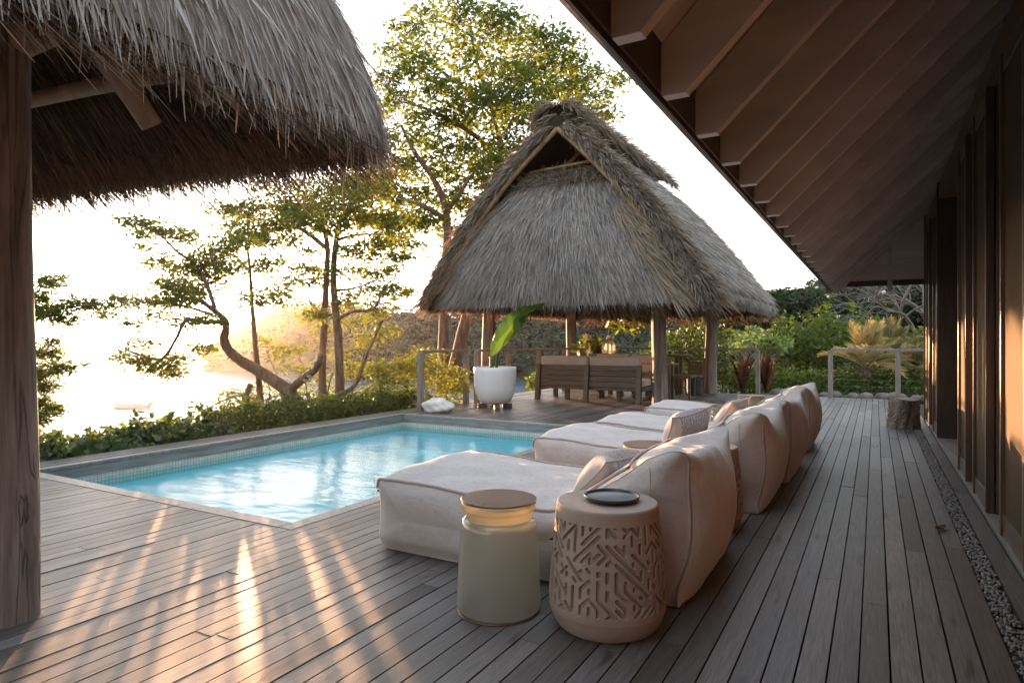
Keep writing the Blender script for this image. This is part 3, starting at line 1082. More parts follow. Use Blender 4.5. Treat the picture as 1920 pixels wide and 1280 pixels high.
outer = [(2.7, 6.3), (2.0, 5.5), (1.5, 4.9), (1.0, 4.28), (0.62, 3.74), (0.34, 3.25), (0.17, 2.9), (0.07, 2.62), (0.015, 2.40), (0.0, 2.30)]
inner = [(2.9, 5.75), (2.2, 4.85), (1.5, 3.95), (1.0, 3.3), (0.75, 2.95), (0.55, 2.68), (0.33, 2.42), (0.13, 2.27)]
go = roof_grid(outer, 0.45)
gi = roof_grid(inner, 0.40)
mb = MB()
mb.grid(go, 0.28)
mb.build('thatch_roof', MAT['thatch_near'], shelter, smooth=True)
MB().grid(np.stack([go[-1], gi[-1]]), 0.1).build('eave_edge', MAT['thatch_in'], shelter, smooth=True)
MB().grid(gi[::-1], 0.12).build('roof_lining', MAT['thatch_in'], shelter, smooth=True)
st = Straw()
na = go.shape[1]
P, D, Nn = grid_sample(go, 46000, (0.34, 0.87), (0.09, 0.36))
st.put(P + Nn * 0.006, D, Nn, 0.25, 0.0078, 0.016, 0.03, spread=0.2, jitd=0.11)
P, D, Nn = grid_sample(go, 9000, (0.34, 0.86), (0.09, 0.36))
st.put(P + Nn * 0.02, D, Nn, 0.22, 0.012, 0.032, 0.06, tone=0.74, spread=0.15, jitd=0.18)
P, D, Nn = grid_sample(go, 14000, (0.82, 1.0), (0.0, 0.5))
st.put(P, unit(D + (0, 0, -0.3)), Nn, 0.11, 0.0075, 0.02, 0.15, tone=0.58, spread=0.2, jitd=0.18)
P, D, Nn = grid_sample(go, 1500, (0.86, 0.97), (0.0, 0.36))
st.put(P + Nn * 0.01, unit(D + (0, 0, -0.3)), Nn, 0.2, 0.009, 0.03, 0.2, tone=0.66, spread=0.2, jitd=0.2)
# the cut edge between lit face and lining, with ragged straw
Ge = np.stack([go[-1], gi[-1]])
P, D, Nn = grid_sample(Ge, 14000, (0, 1), (0.0, 0.5))
st.put(P, np.tile((0, 0, -1.0), (14000, 1)), Nn, 0.08, 0.006, 0.02, 0.0, tone=0.3, spread=0.16, jitd=0.22)
st.build('straw', MAT['thatch_near'], shelter)
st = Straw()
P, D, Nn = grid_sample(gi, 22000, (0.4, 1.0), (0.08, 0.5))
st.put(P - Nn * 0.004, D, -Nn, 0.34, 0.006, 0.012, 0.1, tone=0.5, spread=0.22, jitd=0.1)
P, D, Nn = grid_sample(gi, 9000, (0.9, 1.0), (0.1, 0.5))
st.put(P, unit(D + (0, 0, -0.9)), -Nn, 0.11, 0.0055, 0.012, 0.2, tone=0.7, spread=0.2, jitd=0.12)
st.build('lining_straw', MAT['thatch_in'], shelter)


def gnarled(x, y, z0, z1, r, mat, name, parent, seed=0, knots=(), lean=(0, 0), nseg=26, nz=46, flare=0.0):
    rng = np.random.default_rng(seed)
    zs = np.linspace(z0, z1, nz)
    th = np.arange(nseg) / nseg * 2 * math.pi
    ph = rng.random(6) * 6.28
    G_ = []
    for z in zs:
        t = (z - z0) / (z1 - z0)
        rr = r * (1.05 - 0.12 * t + flare * math.exp(-t * 14)) * (1 + 0.035 * np.sin(3 * th + ph[0] + 0.5 * z) + 0.03 * np.sin(7 * th + ph[1] - 0.3 * z) + 0.022 * np.sin(12 * th + ph[2] + 0.2 * z))
        for kz, ka, kr in knots:
            da = np.angle(np.exp(1j * (th - ka)))
            rr = rr + kr * np.exp(-((z - kz) / 0.07) ** 2 - (da / 0.32) ** 2)
        cx = x + lean[0] * t + 0.012 * math.sin(z * 2.3 + ph[3])
        cy = y + lean[1] * t + 0.012 * math.sin(z * 1.9 + ph[4])
        G_.append(np.stack([cx + rr * np.cos(th), cy + rr * np.sin(th), np.full(nseg, z)], -1))
    mb = MB().grid(np.stack(G_), 0.5, closed=True)
    mb.F.setdefault(nseg, []).append(np.array([list(range((nz - 1) * nseg, nz * nseg))]))
    mb.r.setdefault(nseg, []).append(np.array([0.5]))
    return mb.build(name, mat, parent, smooth=True)


gnarled(-3.28, 1.33, -0.02, 2.62, 0.103, MAT['post'], 'post', shelter, 5, [(0.50, 0.25, 0.03), (0.3, 0.5, 0.015), (1.25, 0.2, 0.012)], flare=0.03)
# plate, purlins and rafters under the lining
MB().tube([(-8, 1.36, 2.52), (-2.75, 1.36, 2.5)], 0.07, 12).build('beam', MAT['darkpole'], shelter, smooth=True)
EY = lambda xx: AY1 + SHEAR * min(0, xx + 2.6)      # line of the end eave
for ins, z, r in ((0.70, 2.60, 0.042), (0.92, 2.86, 0.04), (1.25, 3.34, 0.04)):
    MB().tube([(xx, EY(xx) - ins, z + 0.012 * math.sin(xx * 3)) for xx in np.linspace(-7.4, AX1 - ins - 0.1, 12)], r, 10, bump=0.03).build('purlin', MAT['darkpole'], shelter, smooth=True)
    MB().tube([(AX1 - ins, -6.6, z), (AX1 - ins, AY1 - ins - 0.2, z)], r, 10, bump=0.03).build('purlin', MAT['darkpole'], shelter, smooth=True)
for xx in (-7.4, -6.1, -4.75, -3.5):
    e_ = EY(xx)
    MB().tube([(xx, e_ - 0.58, 2.40), (xx, e_ - 1.18, 3.12), (xx - 0.02, e_ - 2.5, 4.95)], 0.06, 12, bump=0.03).build('rafter', MAT['darkpole'], shelter, smooth=True)
MB().tube([(-2.9, 2.05, 2.42), (-3.45, 1.5, 3.12), (-4.85, 0.1, 5.0)], 0.06, 12, bump=0.03).build('rafter', MAT['darkpole'], shelter, smooth=True)

# ------------------------------------------------ the far thatched pavilion
pav = thing('thatched_pavilion', (-5.1, 13.5, 0), 'freestanding thatched pavilion with steep gabled roof on four log posts beyond the pool', 'pavilion')
RX, RZ, EZ, HW = -5.1, 5.38, 1.98, 2.92
YF, YR0, YB = 10.32, 10.68, 17.75


def slope_grid(sgn, off=0.0, na=40, nb=24):
    rows = []
    for t in np.linspace(0, 1, nb):
        bul = 0.16 * math.sin(math.pi * t) + 0.10 * t ** 4
        xx = RX + sgn * (HW * t + 0.55 * bul + off * 0.75)
        zz = RZ - (RZ - EZ) * t ** 1.02 + 0.75 * bul - 0.10 * max(0, t - 0.85) + off * 0.65
        y0 = YR0 + (YF - YR0) * t - 0.10 * math.sin(math.pi * t)
        y1 = YB - 0.1 * t
        ys = np.linspace(y0, y1, na)
        drop = -0.10 * t ** 3 * (np.exp(-((ys - y0) / 0.5) ** 2) + np.exp(-((ys - y1) / 0.5) ** 2))
        inx = -sgn * 0.16 * t ** 3 * (np.exp(-((ys - y0) / 0.35) ** 2) + 1.6 * np.exp(-((ys - y1) / 0.5) ** 2))
        rows.append(np.stack([xx + inx, ys, zz + drop], -1))
    return np.stack(rows)


def front_grid(off=0.0, yb=None, na=44, nb=22, back=False):
    rows = []
    for t in np.linspace(0, 1, nb):
        z = 4.42 + (EZ - 0.02 - 4.42) * t
        tt = (RZ - z) / (RZ - EZ)
        hw = HW * tt * 1.0 - 0.03
        y = YF + 0.04 + 0.6 * (1 - t) ** 2.2 - 0.10 * math.sin(math.pi * t) - off
        xs = np.linspace(-hw, hw, na)
        round_ = 0.30 * t * (np.abs(xs) / hw) ** 6
        yy = y + round_
        if back:
            yy = 2 * 14.1 - yy
        rows.append(np.stack([RX + xs, yy, np.full(na, z)], -1))
    return np.stack(rows)


st, stan, stin = Straw(), Straw(), Straw()
mb, mbi = MB(), MB()
T_ = 0.20
for sg in (1, -1):
    go_ = slope_grid(sg)
    gi_ = slope_grid(sg, -T_)
    mb.grid(go_, 0.2, flip=sg < 0)
    mbi.grid(gi_, 0.1)
    for e in ((slice(None), 0), (slice(None), -1), (-1, slice(None))):
        mb.grid(np.stack([go_[e], gi_[e]]), 0.12)
    nrm = 1.0 if sg > 0 else -1.0
    k = 17000 if sg > 0 else 5000
    P, D, Nn = grid_sample(go_, k, (0.02, 0.93))
    Nn = Nn * np.sign(Nn[:, 2:3])
    st.put(P + Nn * 0.01, D, Nn, 0.34, 0.014, 0.03, 0.0, tone=0.52, jitd=0.10)
    # ragged rake bundles at the front gable edge
    Gr = np.stack([go_[:, 0], go_[:, 2]], 1)
    P, D, Nn = grid_sample(Gr, 5200, (0, 0.98))
    Nn = Nn * np.sign(Nn[:, 2:3])
    stan.put(P + Nn * 0.03, unit(D * 0.95 + np.array([0.0, -0.22, -0.05])), Nn, 0.30, 0.016, 0.05, 0.04, tone=0.55, spread=0.24, jitd=0.22)
    Gr = np.stack([go_[:, 0], gi_[:, 0]], 1)
    P, D, Nn = grid_sample(Gr, 3600, (0.05, 0.98), (0, 0.7))
    stan.put(P, D, np.tile((0, -1.0, 0), (3600, 1)), 0.22, 0.015, 0.05, 0.1, tone=0.4, spread=0.22, jitd=0.25)
    Gr = np.stack([go_[-1], gi_[-1]])
    P, D, Nn = grid_sample(Gr, 7000, (0, 1))
    st.put(P, np.tile((0.1 * sg, 0, -1.0), (7000, 1)), np.tile((float(sg), 0, 0), (7000, 1)), 0.12, 0.013, 0.02, 0.0, tone=0.42, jitd=0.16)
for bk in (False, True):
    gf, gfi = front_grid(0, back=bk), front_grid(-T_, back=bk)
    mb.grid(gf, 0.2)
    mbi.grid(gfi, 0.1)
    mb.grid(np.stack([gf[-1], gfi[-1]]), 0.12)
    if not bk:
        out_ = np.array([0, -0.92, 0.38])
        P, D, Nn = grid_sample(gf, 26000, (0.0, 0.97))
        Nn = np.tile(out_, (len(P), 1))
        st.put(P + Nn * 0.01, D, Nn, 0.27, 0.0125, 0.02, 0.02, tone=0.52, spread=0.19, jitd=0.09)
        # tan drift of straw along the right rake and the top
        P, D, Nn = grid_sample(gf, 1900, (0.35, 1.0), (0.86, 1.0))
        stan.put(P + out_ * 0.03, unit(D + np.array([0.22, -0.1, 0])), np.tile(out_, (1900, 1)), 0.42, 0.014, 0.05, 0.05, tone=0.8, spread=0.2, jitd=0.14)
        P, D, Nn = grid_sample(gf, 900, (0.2, 1.0), (0.0, 0.07))
        stan.put(P + out_ * 0.03, unit(D + np.array([-0.2, -0.1, 0])), np.tile(out_, (900, 1)), 0.4, 0.014, 0.05, 0.05, tone=0.75, spread=0.2, jitd=0.16)
        P, D, Nn = grid_sample(gf, 1500, (0.0, 0.14))
        stan.put(P + out_ * 0.03, D, np.tile(out_, (1500, 1)), 0.2, 0.012, 0.05, 0.0, tone=0.45, spread=0.25, jitd=0.8)
    Gr = np.stack([gf[-1], gfi[-1]])
    P, D, Nn = grid_sample(Gr, 9000, (0, 1))
    st.put(P + (0, 0, 0.05), np.tile((0, -0.08, -1.0), (9000, 1)), np.tile((0, -1.0, 0), (9000, 1)), 0.14, 0.0125, 0.02, 0.0, tone=0.5, jitd=0.12)
    P, D, Nn = grid_sample(gfi, 5000, (0.3, 1.0))
    stin.put(P, D, np.tile((0, 1.0 if not bk else -1.0, 0), (5000, 1)), 0.4, 0.014, 0.015, 0.05, tone=0.6, spread=0.22)
# ridge cap: a roll of straw over the ridge
rc = []
for yy in np.linspace(YR0 - 0.05, YB - 0.75, 30):
    a = np.linspace(-0.95, 0.95, 9)
    rc.append(np.stack([RX + 0.5 * np.sin(a), np.full(9, yy), RZ - 0.34 + 0.5 * np.cos(a) + 0.03 * math.sin(yy * 5)], -1))
rc = np.stack(rc)
mb.grid(rc, 0.15)
Gc = np.transpose(rc, (1, 0, 2))
for rng_ in ((0.5, 1.0), (0.5, 0.0)):
    P, D, Nn = grid_sample(Gc, 3800, rng_)
    D = D if rng_[1] > 0.4 else -D
    Nn = Nn * np.sign(Nn[:, 2:3])
    stan.put(P + Nn * 0.02, unit(D + (0, -0.15, 0)), Nn, 0.34, 0.014, 0.05, 0.1, tone=0.5, spread=0.25, jitd=0.22)
P, D, Nn = grid_sample(Gc, 700, (0.0, 1.0), (0.0, 0.04))
stan.put(P, unit(np.stack([np.sign(P[:, 0] - RX) * 0.9, np.full(700, -0.35), np.full(700, -0.2)], -1)), np.tile((0, -0.5, 0.8), (700, 1)), 0.2, 0.014, 0.05, 0.2, tone=0.55, spread=0.25, jitd=0.35)
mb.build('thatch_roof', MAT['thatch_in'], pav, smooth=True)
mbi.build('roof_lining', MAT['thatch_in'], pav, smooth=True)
st.build('straw', MAT['thatch'], pav)
stan.build('edge_straw', MAT['thatch_tan'], pav)
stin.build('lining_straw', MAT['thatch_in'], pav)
for sg in (1, -1):
    gi_ = slope_grid(sg, -T_ + 0.02)
    pts = gi_[1:22, 0] + np.array([0, 0.03, -0.02])
    MB().tube(pts, 0.05, 10, bump=0.03).build('gable_pole', MAT['pole'], pav, smooth=True)
    pts = gi_[1:14, 6] + np.array([-0.1 * sg, 0, -0.08])
    MB().tube(pts, 0.04, 8).build('rafter', MAT['darkpole'], pav, smooth=True)
MB().tube([(RX - 0.8, 10.88, 4.44), (RX + 0.8, 10.88, 4.5)], 0.03, 8).build('gable_pole', MAT['pole'], pav, smooth=True)
MB().tube([(RX, YR0 - 0.02, RZ - 0.22), (RX, YB, RZ - 0.22)], 0.06, 10).build('ridge_pole', MAT['darkpole'], pav, smooth=True)
for i, (x, y, r) in enumerate(((-6.98, 11.3, 0.135), (-3.6, 12.1, 0.14), (-3.33, 15.2, 0.135), (-6.85, 15.2, 0.13))):
    gnarled(x, y, -0.02, 2.6, r, MAT['post'], 'post', pav, 20 + i, [(1.7, 2.0, 0.02), (0.6, 4.0, 0.015)], lean=(0.03 * (-1) ** i, 0), flare=0.06, nz=30)
for p0, p1 in (((-7.6, 11.6, 2.42), (-2.9, 11.9, 2.42)), ((-7.4, 15.2, 2.42), (-2.9, 15.2, 2.42)), ((-6.95, 10.9, 2.5), (-6.85, 16.6, 2.5)), ((-3.6, 10.9, 2.5), (-3.35, 16.6, 2.5))):
    MB().tube([p0, p1], 0.075, 10).build('beam', MAT['darkpole'], pav, smooth=True)

# ================================================================== HOUSE
house = thing('house', (0.7, 6.0, 0), 'dark timber house with deep raftered eaves and sliding screen doors along the deck', 'house')
WX = 0.70                      # the door plane
SL = 0.96                      # underside slope of the eaves
EX, EZ2 = -0.60, 1.99          # rafter tips
HY0, HY1 = -8.8, 11.55


def soff(xx):
    return EZ2 + SL * (xx - EX)


rd = 0.23
for k in range(46):
    y = -8.75 + 0.45 * k
    if y > HY1 - 0.02:
        break
    poly = [(EX, EZ2 + 0.0), (EX + 0.085, EZ2), (1.4, soff(1.4) - SL * 0.085), (1.4, soff(1.4) + rd), (EX, EZ2 + 0.16)]
    poly = [(EX + 0.006, EZ2), (EX + 0.079, EZ2), (EX + 0.085, EZ2 + 0.006), (1.4, soff(1.4) - SL * 0.085), (1.4, soff(1.4) + rd), (EX, EZ2 + 0.16), (EX, EZ2 + 0.006)]
    rf = MB().prism(poly, 1, y - 0.022, y + 0.022, random.random()).build('rafter', MAT['soffit'], house)
    MB().box((EX + 0.004, y - 0.0224, EZ2 - 0.003), (EX + 0.081, y + 0.0224, EZ2 - 0.0005)).build('lit_end_strip', MAT['raft_end'], rf)  # pale strip under each tip, its brightness painted in as light
mb = MB()                                          # eaves boards laid along the house
t = 0.0
while True:
    x0, x1 = EX + 0.002 + t, EX + 0.002 + t + 0.117
    if x1 > 1.5:
        break
    zz = lambda q: EZ2 + 0.16 + (soff(1.4) + rd - EZ2 - 0.16) / (1.4 - EX) * (q - EX) + 0.006
    yy = HY0
    while yy < HY1 + 0.3:
        ye = min(yy + random.uniform(1.5, 3.2), HY1 + 0.3)
        mb.prism([(x0, zz(x0)), (x1, zz(x1)), (x1, zz(x1) + 0.02), (x0, zz(x0) + 0.02)], 1, yy, ye - 0.004, random.random())
        yy = ye
    t += 0.122
mb.build('eaves_boards', MAT['soffit'], house)
zt = lambda q: EZ2 + 0.16 + (soff(1.4) + rd - EZ2 - 0.16) / (1.4 - EX) * (q - EX)
MB().prism([(EX - 0.055, zt(EX - 0.055) + 0.04), (7.0, zt(7.0) + 0.04), (7.0, zt(7.0) + 0.16), (EX - 0.055, zt(EX - 0.055) + 0.16)], 1, HY0 - 0.1, HY1 + 0.32).build('roof', MAT['gutter'], house)
gp = [(EX - 0.0125, EZ2 + 0.125), (EX - 0.064, EZ2 + 0.125), (EX - 0.066, EZ2 + 0.07), (EX - 0.058, EZ2 + 0.028), (EX - 0.042, EZ2 + 0.004), (EX - 0.025, EZ2 - 0.004), (EX - 0.0125, EZ2 - 0.006)]
MB().prism(gp, 1, HY0 - 0.1, HY1 + 0.3).build('gutter', MAT['gutter'], house, smooth=False)
MB().box((EX - 0.0115, HY0, EZ2 + 0.012), (EX - 0.001, HY1 + 0.3, EZ2 + 0.22)).build('fascia', MAT['gutter'], house)
# wall behind and above the doors
HEAD_Z = 2.95
MB().box((WX + 0.16, HY0, -0.3), (WX + 0.3, 7.74, 3.7)).build('wall', MAT['darkframe'], house)
MB().box((WX + 0.16, 9.45, -0.3), (WX + 0.3, HY1, 3.7)).build('wall', MAT['darkframe'], house)
MB().box((WX + 0.9, 7.6, -0.3), (WX + 1.0, 9.6, 3.7)).build('recess_wall', MAT['darkframe'], house)
MB().box((WX + 0.303, 7.60, -0.3), (WX + 0.898, 7.74, 3.7)).build('recess_side', MAT['darkframe'], house)
MB().box((WX - 0.045, 9.40, 0.02), (WX + 0.9, 9.447, 3.2)).build('recess_side', MAT['darkframe'], house)
MB().box((WX + 0.157, 7.745, -0.03), (WX + 0.898, 9.398, 0.012)).build('recess_floor', MAT['sill'], house)
MB().box((WX - 0.03, HY0, HEAD_Z), (WX + 0.158, HY1 - 0.02, HEAD_Z + 0.16)).build('door_head', MAT['frame'], house)
MB().box((WX + 0.02, HY0, HEAD_Z + 0.163), (WX + 0.155, HY1 - 0.02, 3.65)).build('upper_wall', MAT['darkframe'], house)
MB().box((WX - 0.045, HY0, -0.02), (WX + 0.155, HY1 + 0.2, 0.0185)).build('door_sill', MAT['sill'], house)
# sliding doors: outer and inner track by turns, a dark pier between two banks
def door(y0, y1, xo, framed=True):
    d = MB()
    fw = 0.05
    d.box((xo, y0, 0.021), (xo + 0.05, y0 + fw, HEAD_Z - 0.003), random.random())
    d.box((xo, y1 - fw, 0.021), (xo + 0.05, y1, HEAD_Z - 0.003), random.random())
    d.box((xo + 0.012, y0 + fw, 0.021), (xo + 0.046, y1 - fw, 0.15), random.random())
    d.box((xo + 0.012, y0 + fw, HEAD_Z - 0.12), (xo + 0.046, y1 - fw, HEAD_Z - 0.003), random.random())
    o = d.build('sliding_door', MAT['frame'], house, bevel=0.003)
    MB().box((xo + 0.022, y0 + fw, 0.15), (xo + 0.03, y1 - fw, HEAD_Z - 0.12)).build('screen', MAT['screen'], o)
    return o


yb = [-8.6, -7.4, -6.2, -5.0, -3.8, -2.6, -1.4, -0.2, 0.9, 1.9, 2.8, 3.55, 4.2, 4.85, 5.5, 6.1, 6.65, 7.15, 7.66]
for i, (a, b) in enumerate(zip(yb[:-1], yb[1:])):
    if i % 2:
        door(a + 0.02, b - 0.02, WX + 0.018)
    else:
        door(a - 0.05, b + 0.05, WX - 0.04)
for i, (a, b) in enumerate(((9.50, 10.2), (10.2, 10.85), (10.85, 11.5))):
    door(a, b, WX + (-0.04 if i % 2 == 0 else 0.018))
# gable infill at the far end of the eaves
GY = HY1 + 0.05
tri_ = []
mb = MB()
z = 2.16
while z < 3.35:
    z1 = z + 0.115
    xl = max(EX + 0.1, (z - EZ2) / SL + EX + 0.1)
    xl1 = max(EX + 0.1, (z1 - EZ2) / SL + EX + 0.1)
    if xl1 < 0.82:
        mb.prism([(xl, z), (0.86, z), (0.86, z1 - 0.006), (xl1, z1 - 0.006)], 1, GY + 0.02, GY + 0.04, random.random())
    z = z1
mb.prism([(-0.42, 2.10), (0.86, 2.10), (0.86, 3.56), (0.82, 3.56), (-0.46, 2.34)], 1, GY + 0.0405, GY + 0.05, 0.3)
mb.build('gable_siding', MAT['siding'], house)
MB().box((-0.40, GY + 0.008, 2.075), (0.84, GY + 0.07, 2.157)).build('gable_beam', MAT['darkframe'], house)
MB().box((0.16, GY - 0.01, 1.98), (0.225, GY + 0.018, soff(0.19) - 0.10)).build('gable_stud', MAT['soffit'], house)
MB().box((-0.46, GY - 0.01, 2.0), (-0.405, GY + 0.018, 2.2)).build('gable_stud', MAT['soffit'], house)
MB().box((0.64, GY - 0.012, -0.02), (0.83, GY + 0.005, 3.2)).build('corner_board', MAT['frame'], house)

# ================================================================== RAILINGS
def railing(name, runs, label, post_h=1.0, cables=6):
    r = thing(name, (*runs[0][0], 0), label, 'railing', 'cable railings round the deck')
    for run in runs:
        pts = [np.array([*p, 0.0]) for p in run]
        for p in pts:
            MB().box((p[0] - 0.045, p[1] - 0.045, -0.3), (p[0] + 0.045, p[1] + 0.045, post_h), random.random()).build('post', MAT['rail'], r, bevel=0.004)
        MB().beam(pts[0] + (0, 0, post_h + 0.0235), pts[-1] + (0, 0, post_h + 0.0235), 0.10, 0.045).build('top_rail', MAT['rail'], r, bevel=0.004)
        for c in range(cables):
            z = 0.12 + c * 0.135
            MB().tube([pts[0] + (0, 0, z), pts[-1] + (0, 0, z)], 0.0028, 5).build('cable', MAT['cable'], r)
    return r


railing('railing', [[(-6.86, 8.86), (-6.86, 10.28)]], 'short cable railing between the white coral stone and the white planter')
railing('railing', [[(-6.72, 10.45), (-6.68, 11.6), (-6.66, 12.95), (-6.65, 14.3), (-6.64, 15.36)], [(-5.6, 15.36), (-4.45, 15.36), (-3.3, 15.36), (-2.32, 15.36)]], 'long cable railing running behind the sofas under the pavilion')
railing('railing', [[(-0.84, 15.3), (0.40, 15.3), (1.6, 15.3)]], 'cable railing between the garden gap and the house wall')

# ================================================================== LOUNGERS
PROF = [(0.06, 0.0), (0.02, 0.05), (-0.005, 0.12), (-0.012, 0.20), (-0.004, 0.28), (0.012, 0.345), (0.04, 0.392), (0.075, 0.405), (0.2, 0.404), (0.4, 0.392), (0.65, 0.375), (0.9, 0.36), (1.08, 0.352), (1.18, 0.368),
        (1.28, 0.425), (1.4, 0.515), (1.52, 0.60), (1.64, 0.67), (1.74, 0.71), (1.795, 0.722), (1.835, 0.708), (1.868, 0.65), (1.893, 0.56), (1.91, 0.44), (1.913, 0.32), (1.903, 0.2), (1.882, 0.1), (1.852, 0.035), (1.81, 0.0)]


PROF = [(a_ - 0.045 * float(np.clip((a_ - 1.0) / 0.5, 0, 1)), b_ * (1 - 0.03 * float(np.clip((a_ - 1.0) / 0.5, 0, 1)))) for a_, b_ in PROF]


def resample(pts, n, closed=False):
    pts = np.asarray(pts, float)
    if closed:
        pts = np.concatenate([pts, pts[:1]])
    s_ = np.concatenate([[0], np.cumsum(np.linalg.norm(np.diff(pts, axis=0), axis=1))])
    t = np.linspace(0, s_[-1], n)
    return np.stack([np.interp(t, s_, pts[:, k]) for k in range(pts.shape[1])], -1)


def catmull(pts, n):
    pts = np.asarray(pts, float)
    P = np.concatenate([[2 * pts[0] - pts[1]], pts, [2 * pts[-1] - pts[-2]]])
    out = []
    m = len(pts) - 1
    for t in np.linspace(0, m - 1e-6, n):
        i = int(t)
        f = t - i
        p0, p1, p2, p3 = P[i:i + 4]
        out.append(0.5 * ((2 * p1) + (-p0 + p2) * f + (2 * p0 - 5 * p1 + 4 * p2 - p3) * f * f + (-p0 + 3 * p1 - 3 * p2 + p3) * f ** 3))
    return np.array(out)


def make_lounger(seed, width=1.0):
    """returns (body mesh builder, near piping, far piping, seam) in local coordinates"""
    rng = np.random.default_rng(seed)
    pr = resample(catmull(PROF, 400), 150)
    n = len(pr)
    T = np.gradient(pr, axis=0)
    T /= np.linalg.norm(T, axis=1)[:, None]
    nor = np.stack([-T[:, 1], T[:, 0]], -1)           # outward (profile runs front-bottom, over the top, to the back)
    S = np.linspace(0, 1, 56)
    S = 0.5 - 0.5 * np.cos(S * math.pi) * (1 - 0.25 * np.sin(S * math.pi))
    S = (S - S[0]) / (S[-1] - S[0])
    x, z = pr[:, 0], pr[:, 1]
    arc = np.cumsum(np.r_[0, np.linalg.norm(np.diff(pr, axis=0), axis=1)])
    back = smooth((x - 1.25) / 0.45)
    top = smooth((z - 0.3) / 0.15)
    foot_corner = np.exp(-((x - 0.05) ** 2 + (z - 0.41) ** 2) / 0.02)
    ear = np.exp(-((x - 1.735) ** 2 + (z - 0.70) ** 2) / 0.012)
    ph = rng.random(8) * 6.28
    rows = []
    for s in S:
        u = 2 * s - 1
        dome = 1 - abs(u) ** 3.2
        edge = np.exp(-min(s, 1 - s) / 0.06)
        far_edge = np.exp(-min(s, 1 - s) / 0.16)
        vert = np.abs(nor[:, 0]) ** 2 * smooth(z / 0.15)          # the upright faces round over at both sides
        domeb = 1 - abs(u) ** 2.0
        off = (0.028 * dome * (1 - vert) + 0.040 * domeb * vert * np.where(x > 1, 1.0, 0.6)) * (0.35 + 0.65 * smooth(z / 0.2))
        seat = np.exp(-((x - 0.75) / 0.45) ** 2) * smooth((z - 0.3) / 0.05)
        off = off - 0.012 * seat * dome + 0.012 * foot_corner * dome
        pleat = 0.006 * far_edge * (1 - 0.7 * edge) * np.sin(arc * 46 + ph[0] + 3 * u) * (0.5 + 0.5 * np.sin(arc * 7 + ph[1]))
        wave = 0.0045 * np.sin(arc * 5 + ph[2] + 4 * u) * np.sin(u * 5 + ph[3]) + 0.003 * np.sin(arc * 13 + ph[4] - 6 * u)
        sagb = -0.085 * ear * dome * (1 + 0.35 * math.sin(u * 2.5 + ph[5]))
        wr = -0.012 * np.exp(-((arc - 2.25) / 0.22) ** 2) * np.abs(np.sin(u * 7 + ph[6])) ** 3 * dome
        o = off + pleat + wave + wr
        px_ = x + nor[:, 0] * o
        pz_ = z + nor[:, 1] * o + sagb
        px_ = px_ - 0.02 * foot_corner * (1 - dome) + 0.01 * ear * (1 - dome)
        pz_ = np.maximum(pz_, 0.002)
        # width narrows a little toward the top, pulled corners stick out
        yw = width * (1 - 0.03 * back * top)
        yw = yw - 0.10 * vert * np.where(x > 1, 1.0, 0.35)
        vb = vert * np.where(x > 1, 1.0, 0.25)
        px_ = px_ - nor[:, 0] * 0.03 * vb * abs(u) ** 4
        y = 0.5 * width + u * (0.5 * yw + 0.014 * (foot_corner + ear) * abs(u) ** 8)
        rows.append(np.stack([px_, y, pz_], -1))
    mb = MB()
    Gt = np.stack(rows, 1)                              # [profile, s]
    mb.grid(Gt)
    pipes = []
    for side in (0, -1):
        rim = Gt[:, side]
        sgn = -1 if side == 0 else 1
        bot = np.linspace(rim[-1], rim[0], 26)[1:]
        full = np.concatenate([rim, bot])
        fx_, fz_ = full[:, 0], full[:, 2]
        m_ = len(full)
        arcf = np.concatenate([arc, arc[-1] + np.linspace(0.07, 1.8, 25)])
        sp_x = np.clip(fx_, 0.28, 1.54)
        sp_z = 0.20 + 0.14 * smooth((sp_x - 0.95) / 0.6)
        cen = np.stack([sp_x, np.full(m_, rim[:, 1].mean()), sp_z], -1)
        lay = []
        for k, f in enumerate(np.linspace(0, 1, 18)):
            f2 = f ** 1.3
            P = full * (1 - f2) + cen * f2
            bul = 0.085 * (1 - (1 - f) ** 2.2) * smooth(P[:, 2] / 0.12 + 0.25)
            crease = 0.005 * np.sin(arcf * 40 + ph[7] + side) * math.exp(-f / 0.18) * (1 - math.exp(-f / 0.05)) * smooth(P[:, 2] / 0.1)
            fold = 0.006 * np.sin(P[:, 0] * 9 + P[:, 2] * 14 + ph[3]) * math.sin(math.pi * f)
            P[:, 1] += sgn * (bul + crease + fold)
            lay.append(P)
        mb.grid(np.stack(lay), flip=(side == 0))
        if side == 0:
            Q = np.concatenate(lay)
            line = []
            for zz in np.linspace(0.64, 0.03, 26):
                xx = 1.60 + 0.05 * math.sin(zz * 4)
                dd = (Q[:, 0] - xx) ** 2 + (Q[:, 2] - zz) ** 2
                k_ = np.argsort(dd)[:6]
                w_ = 1 / (dd[k_] + 1e-4)
                line.append((Q[k_] * w_[:, None]).sum(0) / w_.sum())
            line = np.array(line)
            line[:, 1] = np.convolve(np.pad(line[:, 1], 2, 'edge'), np.ones(5) / 5, 'valid') - 0.005
            seam = line
        tp = rim + np.stack([nor[:, 0] * 0.004, np.full(n, sgn * 0.004), nor[:, 1] * 0.004], -1)
        pipes.append(tp[int(n * 0.126):int(n * 0.665)])
    # bottom
    bt = np.stack([Gt[0], Gt[-1]])
    mb.grid(bt)
    # stitched seam down the near side of the back panel
    return mb, pipes, Gt, seam


